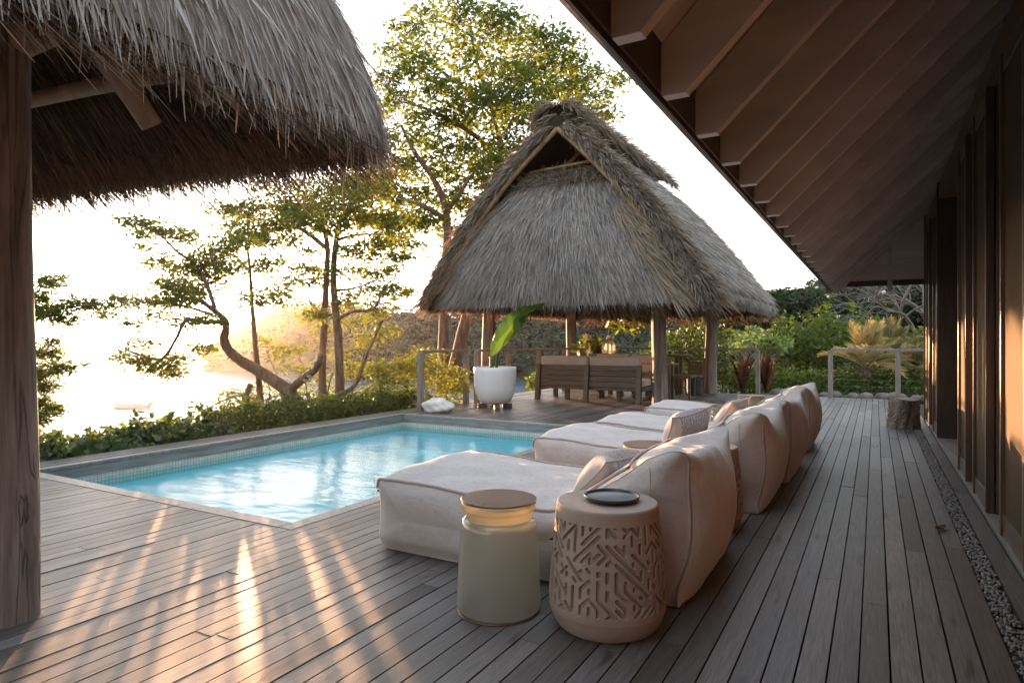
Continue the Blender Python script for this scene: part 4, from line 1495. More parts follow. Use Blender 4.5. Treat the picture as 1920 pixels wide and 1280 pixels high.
LY = [(2.86, 1.02, 'the nearest pale linen lounger, behind the glass and carved side tables', -2.53),
      (4.70, 1.02, 'second linen lounger along the pool, behind the gap with the pale glass table', -2.47),
      (5.82, 1.04, 'third linen lounger along the pool, touching the second one', -2.42),
      (7.50, 1.04, 'farthest linen lounger along the pool, nearest the pavilion', -2.42)]
for i, (y, w, lab, x0) in enumerate(LY):
    lg = thing('bean_bag_lounger', (x0 + 0.95, y + w / 2, 0), lab, 'lounger', 'linen loungers in a row along the pool')
    mb, pipes, Gt, seam = make_lounger(40 + i, w)
    mb.V = [v + np.array([x0, y, 0.004]) for v in mb.V]
    body = mb.build('cushion_body', MAT['fabric'], lg, smooth=True)
    bmm = bmesh.new()
    bmm.from_mesh(body.data)
    bmesh.ops.remove_doubles(bmm, verts=bmm.verts, dist=0.0004)
    bmm.to_mesh(body.data)
    bmm.free()
    me = body.data
    me.polygons.foreach_set('use_smooth', np.ones(len(me.polygons), bool))
    nv = len(me.vertices)                               # round the upright corners of the stuffed cover
    co = np.empty(nv * 3, np.float32)
    me.vertices.foreach_get('co', co)
    co = co.reshape(nv, 3).astype(float)
    ed = np.empty(len(me.edges) * 2, np.int32)
    me.edges.foreach_get('vertices', ed)
    ed = ed.reshape(-1, 2)
    deg = np.bincount(ed.ravel(), minlength=nv)[:, None]
    lx, lz = co[:, 0] + 0.95, co[:, 2]
    wm = smooth((lx - 1.15) / 0.25) * smooth((0.66 - lz) / 0.10) * smooth((lz - 0.01) / 0.06) + 0.35 * smooth((0.13 - lx) / 0.07) * smooth((0.35 - lz) / 0.06) * smooth((lz - 0.09) / 0.08)
    wm = (wm * 0.6)[:, None]
    for _ in range(170):
        acc = np.zeros_like(co)
        for c_ in range(3):
            acc[:, c_] = np.bincount(ed[:, 0], co[ed[:, 1], c_], nv) + np.bincount(ed[:, 1], co[ed[:, 0], c_], nv)
        co += wm * (acc / np.maximum(deg, 1) - co)
    me.vertices.foreach_set('co', co.astype(np.float32).ravel())
    me.update()
    for p in pipes:
        MB().tube(p + np.array([x0, y, 0.004]), 0.0085, 6, caps=False).build('piping', MAT['piping'], lg, smooth=True)
    ends = [Gt[k] + np.array([x0, y, 0.008]) for k in (int(len(Gt) * 0.118), int(len(Gt) * 0.655))]
    sl_ = []
    me_o = np.array([x0 + 0.95, y + w / 2, 0])
    for zz in np.linspace(0.63, 0.04, 30):
        lx_ = 1.62 + 0.03 * math.sin(zz * 4) - 0.95
        k_ = np.argsort((co[:, 0] - lx_) ** 2 + (co[:, 2] - zz) ** 2 + np.where(co[:, 1] < 0, 0, 9))[:5]
        sl_.append([lx_, co[k_, 1].min() - 0.001, zz])
    sl_ = np.array(sl_)
    sl_[:, 1] = np.convolve(np.pad(sl_[:, 1], 2, 'edge'), np.ones(5) / 5, 'valid')
    MB().tube(sl_ + me_o, 0.0022, 5, caps=False).build('stitched_seam', MAT['piping'], lg, smooth=True)
    for e in ends:
        MB().tube(e, 0.008, 6, caps=False).build('piping', MAT['piping'], lg, smooth=True)


def pillow(loc, rot, size, label, thick=0.085, seed=0):
    rng = np.random.default_rng(seed)
    n = 40
    u = np.linspace(-1, 1, n)
    U, Vv = np.meshgrid(u, u)
    ed = (1 - np.abs(U) ** 2.2).clip(0) ** 0.62 * (1 - np.abs(Vv) ** 2.2).clip(0) ** 0.62
    xs = size[0] / 2 * U * (1 - 0.17 * (1 - Vv ** 2) * np.abs(U) ** 2)
    ys = size[1] / 2 * Vv * (1 - 0.17 * (1 - U ** 2) * np.abs(Vv) ** 2)
    ph = rng.random(4) * 6
    wr = 0.006 * np.sin(U * 7 + ph[0] + 3 * Vv) * np.sin(Vv * 6 + ph[1])
    mb = MB()
    mb.grid(np.stack([xs, ys, thick * ed + wr * ed], -1))
    mb.grid(np.stack([xs, ys, -thick * ed + wr * ed], -1), flip=True)
    o = mb.build('scatter_cushion', MAT['pillow'], None, smooth=True)
    o.location, o.rotation_euler = loc, rot
    tag(o, label, 'cushion', 'patterned scatter cushions on the loungers')
    rim = np.concatenate([np.stack([xs[0], ys[0]], -1), np.stack([xs[:, -1], ys[:, -1]], -1), np.stack([xs[-1, ::-1], ys[-1, ::-1]], -1), np.stack([xs[::-1, 0], ys[::-1, 0]], -1)])
    p = MB().tube(np.concatenate([rim, np.zeros((len(rim), 1))], 1), 0.005, 6, caps=False).build('piping', MAT['piping'], o, smooth=True, local=True)
    return o


pillow((-1.27, 3.36, 0.47), (R_(6), R_(-46), R_(96)), (0.54, 0.33), 'plump hatched cushion leaning on the back of the nearest lounger', 0.115, 1)
bpy.data.objects['scatter_cushion'].rotation_euler = (R_(44), R_(0), R_(-99))
pillow((-1.29, 5.02, 0.515), (R_(56), R_(10), R_(-120)), (0.44, 0.37), 'upright hatched cushion on the second lounger from the camera', 0.125, 2)
pillow((-1.17, 6.15, 0.52), (R_(54), R_(2), R_(-100)), (0.48, 0.38), 'hatched cushion on the third lounger, partly hidden by lounger backs', 0.09, 3)

# ================================================================== SIDE TABLES
def glass_table(x, y, label, first=None):
    if first is not None:
        o = copy_tree(first)
        o.location = (x, y, 0)
        o['label'] = label
        return o
    t = thing('glass_side_table', (x, y, 0), label, 'side table', 'smoky glass jar side tables')
    body = [(0.150, 0.004), (0.178, 0.006), (0.187, 0.018), (0.188, 0.05), (0.184, 0.12), (0.177, 0.25), (0.169, 0.36), (0.166, 0.392), (0.160, 0.404), (0.15, 0.410)]
    body = [(0.166, 0.008), (0.182, 0.012), (0.189, 0.024), (0.189, 0.05), (0.184, 0.15), (0.177, 0.28), (0.171, 0.375), (0.168, 0.398), (0.160, 0.409), (0.150, 0.413)]
    MB().lathe(body, (x, y, 0), 72, cap1=False).build('jar', MAT['jar'], t, smooth=True)
    neck = [(0.149, 0.4135), (0.1475, 0.42), (0.147, 0.44), (0.150, 0.447), (0.162, 0.452), (0.168, 0.458), (0.169, 0.482), (0.167, 0.4865), (0.16, 0.488)]
    MB().lathe(neck, (x, y, 0), 72, cap0=False, cap1=False).build('neck', MAT['jar_top'], t, smooth=True)
    MB().lathe([(0.15, 0.4882), (0.1655, 0.4884), (0.1705, 0.491), (0.1705, 0.4965), (0.168, 0.4985), (0.16, 0.4985), (0.001, 0.4985)], (x, y, 0), 72).build('lid', MAT['lid'], t, smooth=False)
    MB().lathe([(0.181, 0.0), (0.186, 0.002), (0.186, 0.0075), (0.181, 0.0078)], (x, y, 0), 72).build('base_ring', MAT['lid'], t, smooth=True)
    return t


gt0 = glass_table(-1.475, 2.475, 'smoky green glass jar table with bronze lid in the foreground, beside the carved stool')
glass_table(-1.36, 4.28, 'pale glass jar table between the first and second loungers', gt0)
glass_table(-1.40, 6.98 + 0.22, 'pale glass jar table between the third and fourth loungers', gt0)
glass_table(-1.42, 8.82, 'glass jar table beyond the farthest lounger', gt0)


def maze_depth(TH, ZZ, rad, z0, z1, seed=3):
    """carved depth 0..1 over the unrolled drum: short bent strokes of a labyrinth"""
    rng = np.random.default_rng(seed)
    cols = 42
    step = 2 * math.pi * rad / cols
    rows = int((z1 - z0) / (step * 0.92))
    hz = (z1 - z0) / rows
    used = {}
    segs = []
    dirs = [(1, 1), (1, -1), (-1, 1), (-1, -1), (0, 1), (0, -1), (0, 1), (0, -1)]
    cells = [(i, j) for i in range(cols) for j in range(rows + 1)]
    rng.shuffle(cells)
    for c in cells:
        c = tuple(int(q) for q in c)
        if c in used:
            continue
        path = [c]
        used[c] = 1
        ln = rng.integers(2, 6)
        d = dirs[rng.integers(0, 8)]
        for _ in range(ln):
            if rng.random() < 0.45:
                d = dirs[rng.integers(0, 8)]
            ok = False
            for _try in range(5):
                nx = ((path[-1][0] + d[0]) % cols, path[-1][1] + d[1])
                mid = (path[-1][0] + d[0] * 0.5, path[-1][1] + d[1] * 0.5)
                key = ('m', round((mid[0] % cols) * 2), round(mid[1] * 2))
                if 0 <= nx[1] <= rows and nx not in used and key not in used:
                    ok = True
                    break
                d = dirs[rng.integers(0, 8)]
            if not ok:
                break
            used[nx] = 1
            used[key] = 1
            segs.append((path[-1], d))
            path.append(nx)
        if len(path) == 1:
            d = dirs[rng.integers(0, 8)]
            segs.append((c, (d[0] * 0.3, d[1] * 0.3)))
    A = TH / (2 * math.pi) * cols                      # column units
    B = (ZZ - z0) / hz
    best = np.full(TH.shape, 9.0)
    for (i, j), (dx, dy) in segs:
        ax = (A - i + cols / 2) % cols - cols / 2
        by = B - j
        m = (np.abs(ax - dx / 2) < 1.3) & (np.abs(by - dy / 2) < 1.3)
        if not m.any():
            continue
        x_, y_ = ax[m] * step, by[m] * hz
        ex, ey = dx * step, dy * hz
        t = np.clip((x_ * ex + y_ * ey) / (ex * ex + ey * ey), 0, 1)
        dist = np.hypot(x_ - t * ex, y_ - t * ey)
        best[m] = np.minimum(best[m], dist)
    hw = 0.0068
    dep = 1 - smooth((best - hw + 0.0016) / 0.0026)
    return dep * smooth((ZZ - z0) / 0.008 + 0.3) * smooth((z1 - ZZ) / 0.008 + 0.3)


def carved_table(x, y, label, first=None):
    if first is not None:
        o = copy_tree(first)
        o.location = (x, y, 0)
        o.rotation_euler = (0, 0, 1.3)
        o['label'] = label
        return o
    t = thing('carved_stool', (x, y, 0), label, 'side table', 'drum stools carved with a maze pattern')
    zs = np.concatenate([[0.0, 0.004, 0.014, 0.03, 0.05, 0.07, 0.085], np.linspace(0.095, 0.47, 210), [0.48, 0.5, 0.51, 0.516, 0.52]])
    pr_z = [0, 0.004, 0.014, 0.04, 0.085, 0.12, 0.2, 0.3, 0.4, 0.47, 0.51, 0.516, 0.52]
    pr_r = [0.196, 0.205, 0.216, 0.232, 0.247, 0.249, 0.245, 0.237, 0.227, 0.2195, 0.2155, 0.2135, 0.209]
    r = np.interp(zs, pr_z, pr_r)
    k = np.exp(-np.arange(-2, 3) ** 2 / 2.0)
    th = np.linspace(0, 2 * math.pi, 721)[:-1]
    TH, ZZ = np.meshgrid(th, zs)
    dep = maze_depth(TH, ZZ, 0.236, 0.115, 0.462)
    RR = r[:, None] - 0.015 * dep
    G_ = np.stack([x + RR * np.cos(TH), y + RR * np.sin(TH), ZZ], -1)
    mb = MB().grid(G_, closed=True)
    mb.build('drum', MAT['carved'], t, smooth=False)
    MB().lathe([(0.2088, 0.5201), (0.10, 0.5203), (0.0005, 0.5203)], (x, y, 0), 96, cap0=False).build('top', MAT['carved'], t)
    return t


ct0 = carved_table(-1.0, 2.585, 'pale wooden drum stool with carved maze pattern in the foreground, under the dark plate')
carved_table(-0.985, 4.28, 'carved wooden drum stool squeezed between the first two lounger backs', ct0)
pl = thing('plate', (-0.985, 2.60, 0.5205), 'round dark slate plate on the carved foreground stool', 'plate')
MB().lathe([(0.085, 0.0), (0.098, 0.001), (0.112, 0.008), (0.1185, 0.018), (0.1195, 0.0235), (0.117, 0.0245), (0.1125, 0.0215), (0.1085, 0.0125)], (-0.985, 2.60, 0.5206), 72, cap1=False).build('rim', MAT['plate'], pl, smooth=True)
MB().lathe([(0.109, 0.0126), (0.104, 0.0105), (0.0005, 0.0105)], (-0.985, 2.60, 0.5206), 72, cap0=False).build('glazed_face', MAT['plate_in'], pl, smooth=True)

# ================================================================== STUMP, STONE, PLANTER
sp = thing('stump_stool', (0.33, 10.45, 0), 'rough tree stump stool standing on the deck by the house wall', 'stool')
th = np.arange(60) / 60 * 2 * math.pi
rows = []
for z in np.linspace(0.0, 0.40, 26):
    r = 0.185 * (1.06 - 0.25 * z) * (1 + 0.06 * np.sin(3 * th + 1) + 0.05 * np.sin(5 * th + z * 6) + 0.03 * np.sin(11 * th - z * 11) + 0.035 * RNG.standard_normal(60) * 0.6)
    rows.append(np.stack([0.33 + r * np.cos(th), 10.45 + r * np.sin(th), np.full(60, z + 0.002) + (0.014 * np.sin(2 * th) if z > 0.38 else 0)], -1))
mb = MB().grid(np.stack(rows), closed=True)
mb.build('bark', MAT['stump'], sp, smooth=False)
tp = np.concatenate([rows[-1][None] * (1 - f) + np.array([0.33, 10.45, 0.405]) * f for f in (0, 0.5, 0.98)])
MB().grid(tp.reshape(3, 60, 3), closed=True).build('cut_top', MAT['rail'], sp)

n = 46
u, v = np.meshgrid(np.linspace(0, 2 * math.pi, n, endpoint=False), np.linspace(0, math.pi, 26))
sx = np.sin(v) * np.cos(u)
sy = np.sin(v) * np.sin(u)
szz = np.cos(v)
lump = 1 + 0.10 * np.sin(3 * u + 1) * np.sin(v) + 0.07 * np.sin(5 * v + 2 * u) + 0.045 * np.sin(9 * u - 7 * v) * np.sin(v) + 0.02 * np.sin(17 * u + 13 * v) * np.sin(v)
G_ = np.stack([-6.50 + 0.285 * sx * lump, 8.86 + 0.2 * sy * lump, np.maximum(0.09 + 0.145 * szz * lump, 0.004)], -1)
tag(MB().grid(G_, closed=True).build('coral_stone', MAT['stone_white'], smooth=True), 'lumpy white coral stone on the deck corner by the pool', 'stone')

pt_ = at(928, 640, 11.55)
PXc, PYc = pt_[0], pt_[1]
pot = thing('planter', (PXc, PYc, 0), 'large round white planter on dark feet holding the banana plant', 'planter')
prof = [(0.001, 0.085), (0.2, 0.085), (0.245, 0.1), (0.305, 0.17), (0.345, 0.26), (0.368, 0.38), (0.38, 0.52), (0.385, 0.66), (0.385, 0.735), (0.378, 0.742), (0.365, 0.74), (0.36, 0.70), (0.35, 0.66)]
MB().lathe(prof, (PXc, PYc, 0), 64, cap0=False, cap1=False).build('bowl', MAT['white_pot'], pot, smooth=True)
MB().lathe([(0.352, 0.665), (0.2, 0.685), (0.001, 0.69)], (PXc, PYc, 0), 40, cap0=False).build('soil', MAT['ground'], pot)
for a in (0.6, 2.2, 3.8, 5.4):
    c, s_ = math.cos(a), math.sin(a)
    MB().beam((PXc + 0.14 * c, PYc + 0.14 * s_, 0.045), (PXc + 0.31 * c, PYc + 0.31 * s_, 0.045), 0.09, 0.085).build('foot', MAT['sofa_wood'], pot, bevel=0.008)


def big_leaf(mid, w, tears=8, seed=0, fold=0.35, nw=9):
    """a torn paddle leaf along a midrib polyline"""
    rng = np.random.default_rng(seed)
    mid = catmull(mid, 60)
    n = len(mid)
    T = unit(np.gradient(mid, axis=0))
    side = unit(np.cross(T, np.array([0.35, 0.6, 0.7])))
    up = unit(np.cross(side, T))
    mb = MB()
    t = np.linspace(0, 1, n)
    wd = w * np.sin(np.clip(t * 1.02, 0, 1) * math.pi) ** 0.5
    for sgn in (-1, 1):
        k0 = 0
        cuts = sorted(rng.choice(np.arange(6, n - 4), tears, replace=False)) + [n - 1]
        for c in cuts:
            idx = np.arange(k0, c + 1)
            if len(idx) < 2:
                continue
            tilt = rng.normal(0, 0.16)
            g = []
            for q in np.linspace(0, 1, nw):
                ww = wd[idx] * q * (1 - 0.06 * q * np.abs(np.linspace(-1, 1, len(idx))))
                g.append(mid[idx] + side[idx] * (sgn * ww)[:, None] * math.cos(fold) + up[idx] * (ww * (math.sin(fold) * q + tilt * q))[:, None] + T[idx] * (0.25 * ww * q)[:, None])
            mb.grid(np.stack(g), rng.uniform(0.25, 0.9), flip=sgn < 0)
            k0 = c
    return mb, mid


ban = thing('banana_plant', (PXc, PYc, 0.67), 'banana plant with one torn paddle leaf blown over the white planter', 'plant')
base = np.array([PXc, PYc, 0.66])


def loc_(px, py, dd=0.0):
    return at(px, py, 11.5 + dd)


MB().tube(catmull([base + (-0.03, 0, 0), loc_(922, 690), loc_(921, 668)], 12), [0.05] * 4 + [0.04] * 4 + [0.032] * 4, 10).build('stem', MAT['leaf_banana'], ban, smooth=True)
MB().tube(catmull([base + (0.06, 0.05, 0), loc_(931, 690, 0.1), loc_(936, 650, 0.1), loc_(950, 620, 0.1)], 12), [0.03] * 6 + [0.018] * 6, 8).build('stem', MAT['leaf_banana'], ban, smooth=True)
m1, _ = big_leaf([loc_(921, 668), loc_(932, 642, -0.05), loc_(948, 622, -0.1), loc_(968, 600, -0.1), loc_(996, 583, 0), loc_(1034, 568, 0.1)], 0.19, 7, 4)
m1.build('leaf', MAT['leaf_banana'], ban, smooth=True)
m2, _ = big_leaf([loc_(940, 640, 0.2), loc_(958, 612, 0.25), loc_(985, 590, 0.3), loc_(1010, 576, 0.4), loc_(1050, 564, 0.5)], 0.2, 12, 6, 0.2)
m2.build('leaf', MAT['leaf_banana'], ban, smooth=True)

# ================================================================== PAVILION FURNITURE
def sofa(name, x0, y0, width, face, label, seats=2):
    """x0,y0: rear left corner seen from behind; face=+1 faces +Y, -1 faces -Y"""
    s_ = thing(name, (x0 + width / 2, y0 + face * 0.4, 0), label, 'sofa', 'teak sofas with beige cushions')
    Yp = lambda q: y0 + face * q

    def bx(a, b, nm, mat='sofa_wood', bevel=0.006):
        lo = (min(a[0], b[0]), min(a[1], b[1]), min(a[2], b[2]))
        hi = (max(a[0], b[0]), max(a[1], b[1]), max(a[2], b[2]))
        return MB().box(lo, hi, random.random()).build(nm, MAT[mat], s_, bevel=bevel)
    for i in range(seats + 1):
        xx = x0 + 0.045 + (width - 0.09) * i / seats
        MB().prism([(Yp(-0.07), 0.0), (Yp(0.03), 0.0), (Yp(0.10), 0.74), (Yp(0.02), 0.74)][::face], 0, xx - 0.045, xx + 0.045, random.random()).build('leg', MAT['sofa_wood'], s_, bevel=0.005)
    for i in range(seats):
        xa = x0 + 0.095 + (width - 0.09) * i / seats
        xb = x0 - 0.005 + (width - 0.09) * (i + 1) / seats
        for k in range(4):
            z = 0.30 + 0.108 * k
            yy = 0.005 + 0.095 * z
            bx((xa, Yp(yy), z), (xb, Yp(yy + 0.035), z + 0.10), 'back_slat')
        cx0, cx1 = xa - 0.04, xb + 0.04
        b = MB()
        b.prism([(Yp(0.13), 0.44), (Yp(0.30), 0.44), (Yp(0.28), 0.90), (Yp(0.12), 0.90)][::face], 0, cx0, cx1)
        b.build('back_cushion', MAT['cushion'], s_, bevel=0.035, smooth=False)
        b = MB()
        b.box((cx0, min(Yp(0.14), Yp(0.86)), 0.305), (cx1, max(Yp(0.14), Yp(0.86)), 0.44))
        b.build('seat_cushion', MAT['cushion'], s_, bevel=0.03)
    bx((x0, Yp(0.08), 0.23), (x0 + width, Yp(0.9), 0.30), 'seat_frame')
    for xx in (x0, x0 + width - 0.09):
        bx((xx, Yp(0.0), 0.54), (xx + 0.09, Yp(0.92), 0.60), 'arm')
        bx((xx, Yp(0.82), 0.0), (xx + 0.09, Yp(0.90), 0.537), 'leg')
    for i in range(1, seats):
        xx = x0 + width * i / seats
        bx((xx - 0.045, Yp(0.80), 0.0), (xx + 0.045, Yp(0.88), 0.229), 'leg')
    for xx in (x0 + width * 0.25, x0 + width * 0.75):
        bx((xx - 0.045, Yp(0.30), 0.0), (xx + 0.045, Yp(0.38), 0.229), 'leg')
    return s_


sofa('sofa', -6.16, 11.85, 2.26, 1, 'dark teak two seat sofa seen from behind, beige cushions above its slatted back')
sofa('sofa', -5.72, 14.2, 1.75, -1, 'beige cushioned sofa facing the camera beyond the slatted sofa')
# high slab table along the back railing
tb = thing('bar_table', (-4.9, 14.62, 0), 'long dark slab table under the far side of the pavilion carrying the glass bottle', 'table')
MB().prism([(-6.05, 14.35), (-5.6, 14.38), (-5.0, 14.33), (-4.3, 14.37), (-3.62, 14.35), (-3.58, 14.6), (-3.66, 14.82), (-4.5, 14.86), (-5.3, 14.82), (-6.0, 14.84), (-6.08, 14.6)], 2, 0.845, 0.9).build('slab', MAT['sofa_wood'], tb, bevel=0.008)
for xx in (-5.85, -3.95):
    for yy in (14.42, 14.72):
        MB().box((xx, yy, 0), (xx + 0.08, yy + 0.08, 0.843)).build('leg', MAT['sofa_wood'], tb)
bt = at(1141, 640, 15.35)
bo = thing('glass_bottle', (bt[0], bt[1], 0.9), 'round clear glass bottle glowing on the slab table', 'bottle')
MB().lathe([(0.12, 0.002), (0.145, 0.008), (0.16, 0.04), (0.168, 0.12), (0.166, 0.2), (0.145, 0.265), (0.10, 0.31), (0.06, 0.345), (0.045, 0.38), (0.043, 0.42), (0.05, 0.435), (0.046, 0.44)], (bt[0], bt[1], 0.9), 40, cap1=False).build('bottle_body', MAT['glass'], bo, smooth=True)
br = thing('cut_branch', (bt[0], bt[1], 1.0), 'leafy cut branch standing in the glass bottle', 'branch')
bp = catmull([(bt[0] - 0.02, bt[1], 0.93), (bt[0], bt[1], 1.32), at(1147, 610, 15.35), at(1156, 592, 15.4), at(1185, 580, 15.5)], 20)
MB().tube(bp, np.linspace(0.026, 0.014, 20), 8, bump=0.08).build('stem', MAT['bark'], br, smooth=True)
tip = [at(1150, 600, 15.3), at(1175, 590, 15.5), at(1205, 600, 15.5), at(1180, 612, 15.3), at(1120, 640, 15.5), at(1098, 645, 15.6), at(1195, 585, 15.6)]
P = np.concatenate([c + ball(34) * (0.32, 0.3, 0.14) for c in tip])
V, F = leaves(P, 0.2, 0.35, 0.2, 0.4)
mesh_from('leaves', V, F, MAT['leaf_tree'], br, rnd=np.clip(RNG.normal(0.45, 0.25, len(F)), 0, 1))
bc = at(1226, 640, 14.3)
bw = [(0.03, 0.0), (0.08, 0.015), (0.12, 0.06), (0.13, 0.11), (0.11, 0.165), (0.06, 0.2), (0.001, 0.208)]
tag(MB().lathe(bw, (bc[0], 14.6, 0.902), 32).build('gourd', MAT['basket'], smooth=True), 'round brown gourd at the end of the slab table', 'gourd')
et = thing('end_table', (-3.1, 12.75, 0), 'low square teak table with frame legs beside the front log post', 'table')
ex, ey = at(1277, 640, 13.25)[:2]
MB().box((ex - 0.32, ey - 0.25, 0.46), (ex + 0.26, ey + 0.25, 0.5)).build('table_top', MAT['sofa_wood'], et, bevel=0.005)
for sx_ in (-0.30, 0.20):
    for sy_ in (-0.23, 0.19):
        MB().box((ex + sx_, ey + sy_, 0), (ex + sx_ + 0.045, ey + sy_ + 0.04, 0.458)).build('leg', MAT['sofa_wood'], et)
    MB().box((ex + sx_ + 0.003, ey - 0.186, 0.02), (ex + sx_ + 0.042, ey + 0.186, 0.06)).build('stretcher', MAT['sofa_wood'], et)
cfx, cfy = -4.0, 13.0
cf = thing('coffee_table', (cfx, cfy, 0), 'pale topped coffee table mostly hidden behind the front log post', 'table')
MB().box((cfx - 0.45, cfy - 0.2, 0.72), (cfx + 0.45, cfy + 0.2, 0.755)).build('table_top', MAT['rail'], cf, bevel=0.004)
for sx_ in (-0.38, 0.31):
    for sy_ in (-0.16, 0.10):
        MB().box((cfx + sx_, cfy + sy_, 0), (cfx + sx_ + 0.07, cfy + sy_ + 0.06, 0.718)).build('leg', MAT['sofa_wood'], cf)
kx, ky = at(1303, 640, 14.4)[:2]
bk = [(0.15, 0.002), (0.175, 0.03), (0.18, 0.15), (0.178, 0.3), (0.185, 0.36), (0.172, 0.365), (0.165, 0.32)]
tag(MB().lathe(bk, (kx, ky, 0), 40, cap1=False).build('wicker_basket', MAT['basket'], smooth=False), 'dark round wicker basket beyond the low teak table', 'basket')
fx, fy = at(1297, 640, 14.9)[:2]
ch = thing('slatted_chair', (fx, fy, 0), 'small slatted wooden chair with a tilted back by the wicker basket', 'chair')
MB().beam((fx - 0.10, fy, 0.0), (fx - 0.02, fy, 0.86), 0.05, 0.04, (0, 1, 0)).build('leg', MAT['frame'], ch)
MB().beam((fx + 0.24, fy + 0.02, 0.0), (fx + 0.30, fy + 0.02, 0.82), 0.05, 0.04, (0, 1, 0)).build('leg', MAT['frame'], ch)
for k in range(5):
    z = 0.44 + 0.08 * k
    MB().box((fx - 0.03, fy - 0.045, z), (fx + 0.26, fy - 0.025, z + 0.055)).build('back_slat', MAT['sofa_wood'], ch)
MB().box((fx - 0.06, fy - 0.4, 0.38), (fx + 0.28, fy - 0.05, 0.415)).build('seat', MAT['sofa_wood'], ch)
for sx_ in (-0.05, 0.22):
    MB().box((fx + sx_, fy - 0.39, 0), (fx + sx_ + 0.045, fy - 0.35, 0.378)).build('leg', MAT['sofa_wood'], ch)

# ================================================================== BOAT
bpos = at(245, 640, 127.0)
bx_, by_ = bpos[0], bpos[1]
boat = thing('motor_boat', (bx_, by_, -12), 'small open white motor boat with grey outboard moored on the bay', 'boat')
L_, nst = 7.2, 22
rt = RT
fwv = FW
sec = []
for t in np.linspace(0, 1, nst):
    hw = 1.05 * (1 - (1 - t) ** 2.4) ** 0.6 if t < 0.6 else 1.05 * (1 - (1 - 0.6) ** 2.4) ** 0.6
    hw = max(hw, 0.03)
    sh = 1.05 - 0.38 * t ** 0.7
    row = []
    for a in np.linspace(-1, 1, 13):
        yy = hw * np.sign(a) * abs(a) ** 0.7
        zz = -12.25 + (sh + 0.25) * abs(a) ** 2.2
        row.append(np.array([bx_, by_, 0]) + rt * (-L_ / 2 + L_ * t + (0.9 * (1 - abs(a) ** 2.2) if t < 0.02 else 0)) + fwv * yy + np.array([0, 0, zz]))
    sec.append(row)
sec = np.array(sec)
MB().grid(sec).build('hull', MAT['boat'], boat, smooth=True)
dk = np.stack([sec[:, 0], sec[:, 0] * 0.5 + sec[:, -1] * 0.5 - (0, 0, 0.25), sec[:, -1]], 1)
MB().grid(dk[:, :]).build('deck_well', MAT['cushion'], boat)
MB().add([sec[-1][i] for i in range(13)], [tuple(range(13))]).build('transom', MAT['boat'], boat)
c0 = np.array([bx_, by_, 0]) + rt * (L_ / 2 + 0.25)
MB().tube([c0 + (0, 0, -12.3), c0 + (0, 0, -11.6), c0 + rt * 0.05 + (0, 0, -11.35)], [0.12, 0.16, 0.2], 10).build('outboard_leg', MAT['engine'], boat, smooth=True)
MB().tube([c0 - rt * 0.25 + (0, 0, -11.2), c0 + (0, 0, -11.05), c0 + rt * 0.45 + (0, 0, -11.1), c0 + rt * 0.62 + (0, 0, -11.2)], [0.2, 0.36, 0.34, 0.15], 12).build('outboard_cowl', MAT['engine'], boat, smooth=True)
c1 = np.array([bx_, by_, 0]) + rt * 0.6
MB().beam(c1 + (0, 0, -11.7), c1 + rt * 0.05 + (0, 0, -10.85), 0.5, 0.6, fwv).build('console', MAT['boat'], boat, bevel=0.05)
c2 = c1 + rt * 0.9
MB().beam(c2 + (0, 0, -11.7), c2 + (0, 0, -11.05), 0.9, 0.45, fwv).build('bench', MAT['cushion'], boat, bevel=0.05)

# ================================================================== TREES AND PLANTS
def limb(pix, r0, r1, n=26):
    """a limb through (px, py, depth) points"""
    P = catmull([at(*p) for p in pix], n)
    return P, np.linspace(r0, r1, n)


def tree(name, label, cat, limbs, clumps, leafsize, lmat, bmat, group=None, per=1.0, depth_spread=1.0, width=0.45, droop=0.2, tone=0.5, rng_seed=1, base=None, twig=0.012, sprig=0.12):
    rng = np.random.default_rng(rng_seed)
    L_ = [limb(*l) for l in limbs]
    b0 = base if base is not None else L_[0][0][0]
    t = thing(name, (b0[0], b0[1], b0[2]), label, cat, group)
    mb = MB()
    nodes = []
    for P, r in L_:
        mb.tube(P, r, 9, bump=0.04)
        k = len(P) // 4
        nodes.append(P[k:])
    nodes = np.concatenate(nodes)
    LP, tones = [], []
    for cl in clumps:
        px, py, d, rx, ry, nn = cl[:6]
        tn = cl[6] if len(cl) > 6 else tone
        d = d + rng.normal(0, depth_spread)
        c = at(px, py, d)
        R3 = np.array([rx * d / FPX, rx * d / FPX * 0.9, ry * d / FPX])
        # a twig from the nearest limb to the clump, then finer ones inside it
        j = np.argmin(np.linalg.norm(nodes - c, axis=1) + np.maximum(0, nodes[:, 2] - c[2]) * 0.6)
        q = nodes[j]
        dist = np.linalg.norm(c - q)
        mid = (q + c) / 2 + rng.normal(0, 0.06 * dist, 3) + np.array([0, 0, 0.08 * dist])
        tw = catmull([q, mid, c], 9)
        mb.tube(tw, np.linspace(twig * (1 + dist * 0.35), twig * 0.5, 9), 5, caps=False)
        ns = max(3, int(nn * per / 9))
        sp_ = ball(ns, rng, 0.25)
        sp_ = c + sp_ * R3
        for s_ in sp_[:: max(1, ns // 7)]:
            mb.tube(catmull([tw[5], (tw[5] + s_) / 2 + rng.normal(0, 0.03, 3), s_], 5), np.linspace(twig * 0.55, twig * 0.25, 5), 3, caps=False)
        lp = np.repeat(sp_, 9, 0) + rng.normal(0, sprig, (ns * 9, 3)) * (1, 1, 0.55)
        LP.append(lp)
        tones.append(np.clip(np.repeat(rng.normal(tn, 0.14, ns), 9) + rng.normal(0, 0.14, ns * 9), 0, 1))
    mb.build('trunk', bmat, t, smooth=True)
    LP = np.concatenate(LP)
    V, F = leaves(LP, leafsize, width, droop, 0.35, rng)
    mesh_from('crown', V, F, lmat, t, rnd=np.concatenate(tones))
    return t


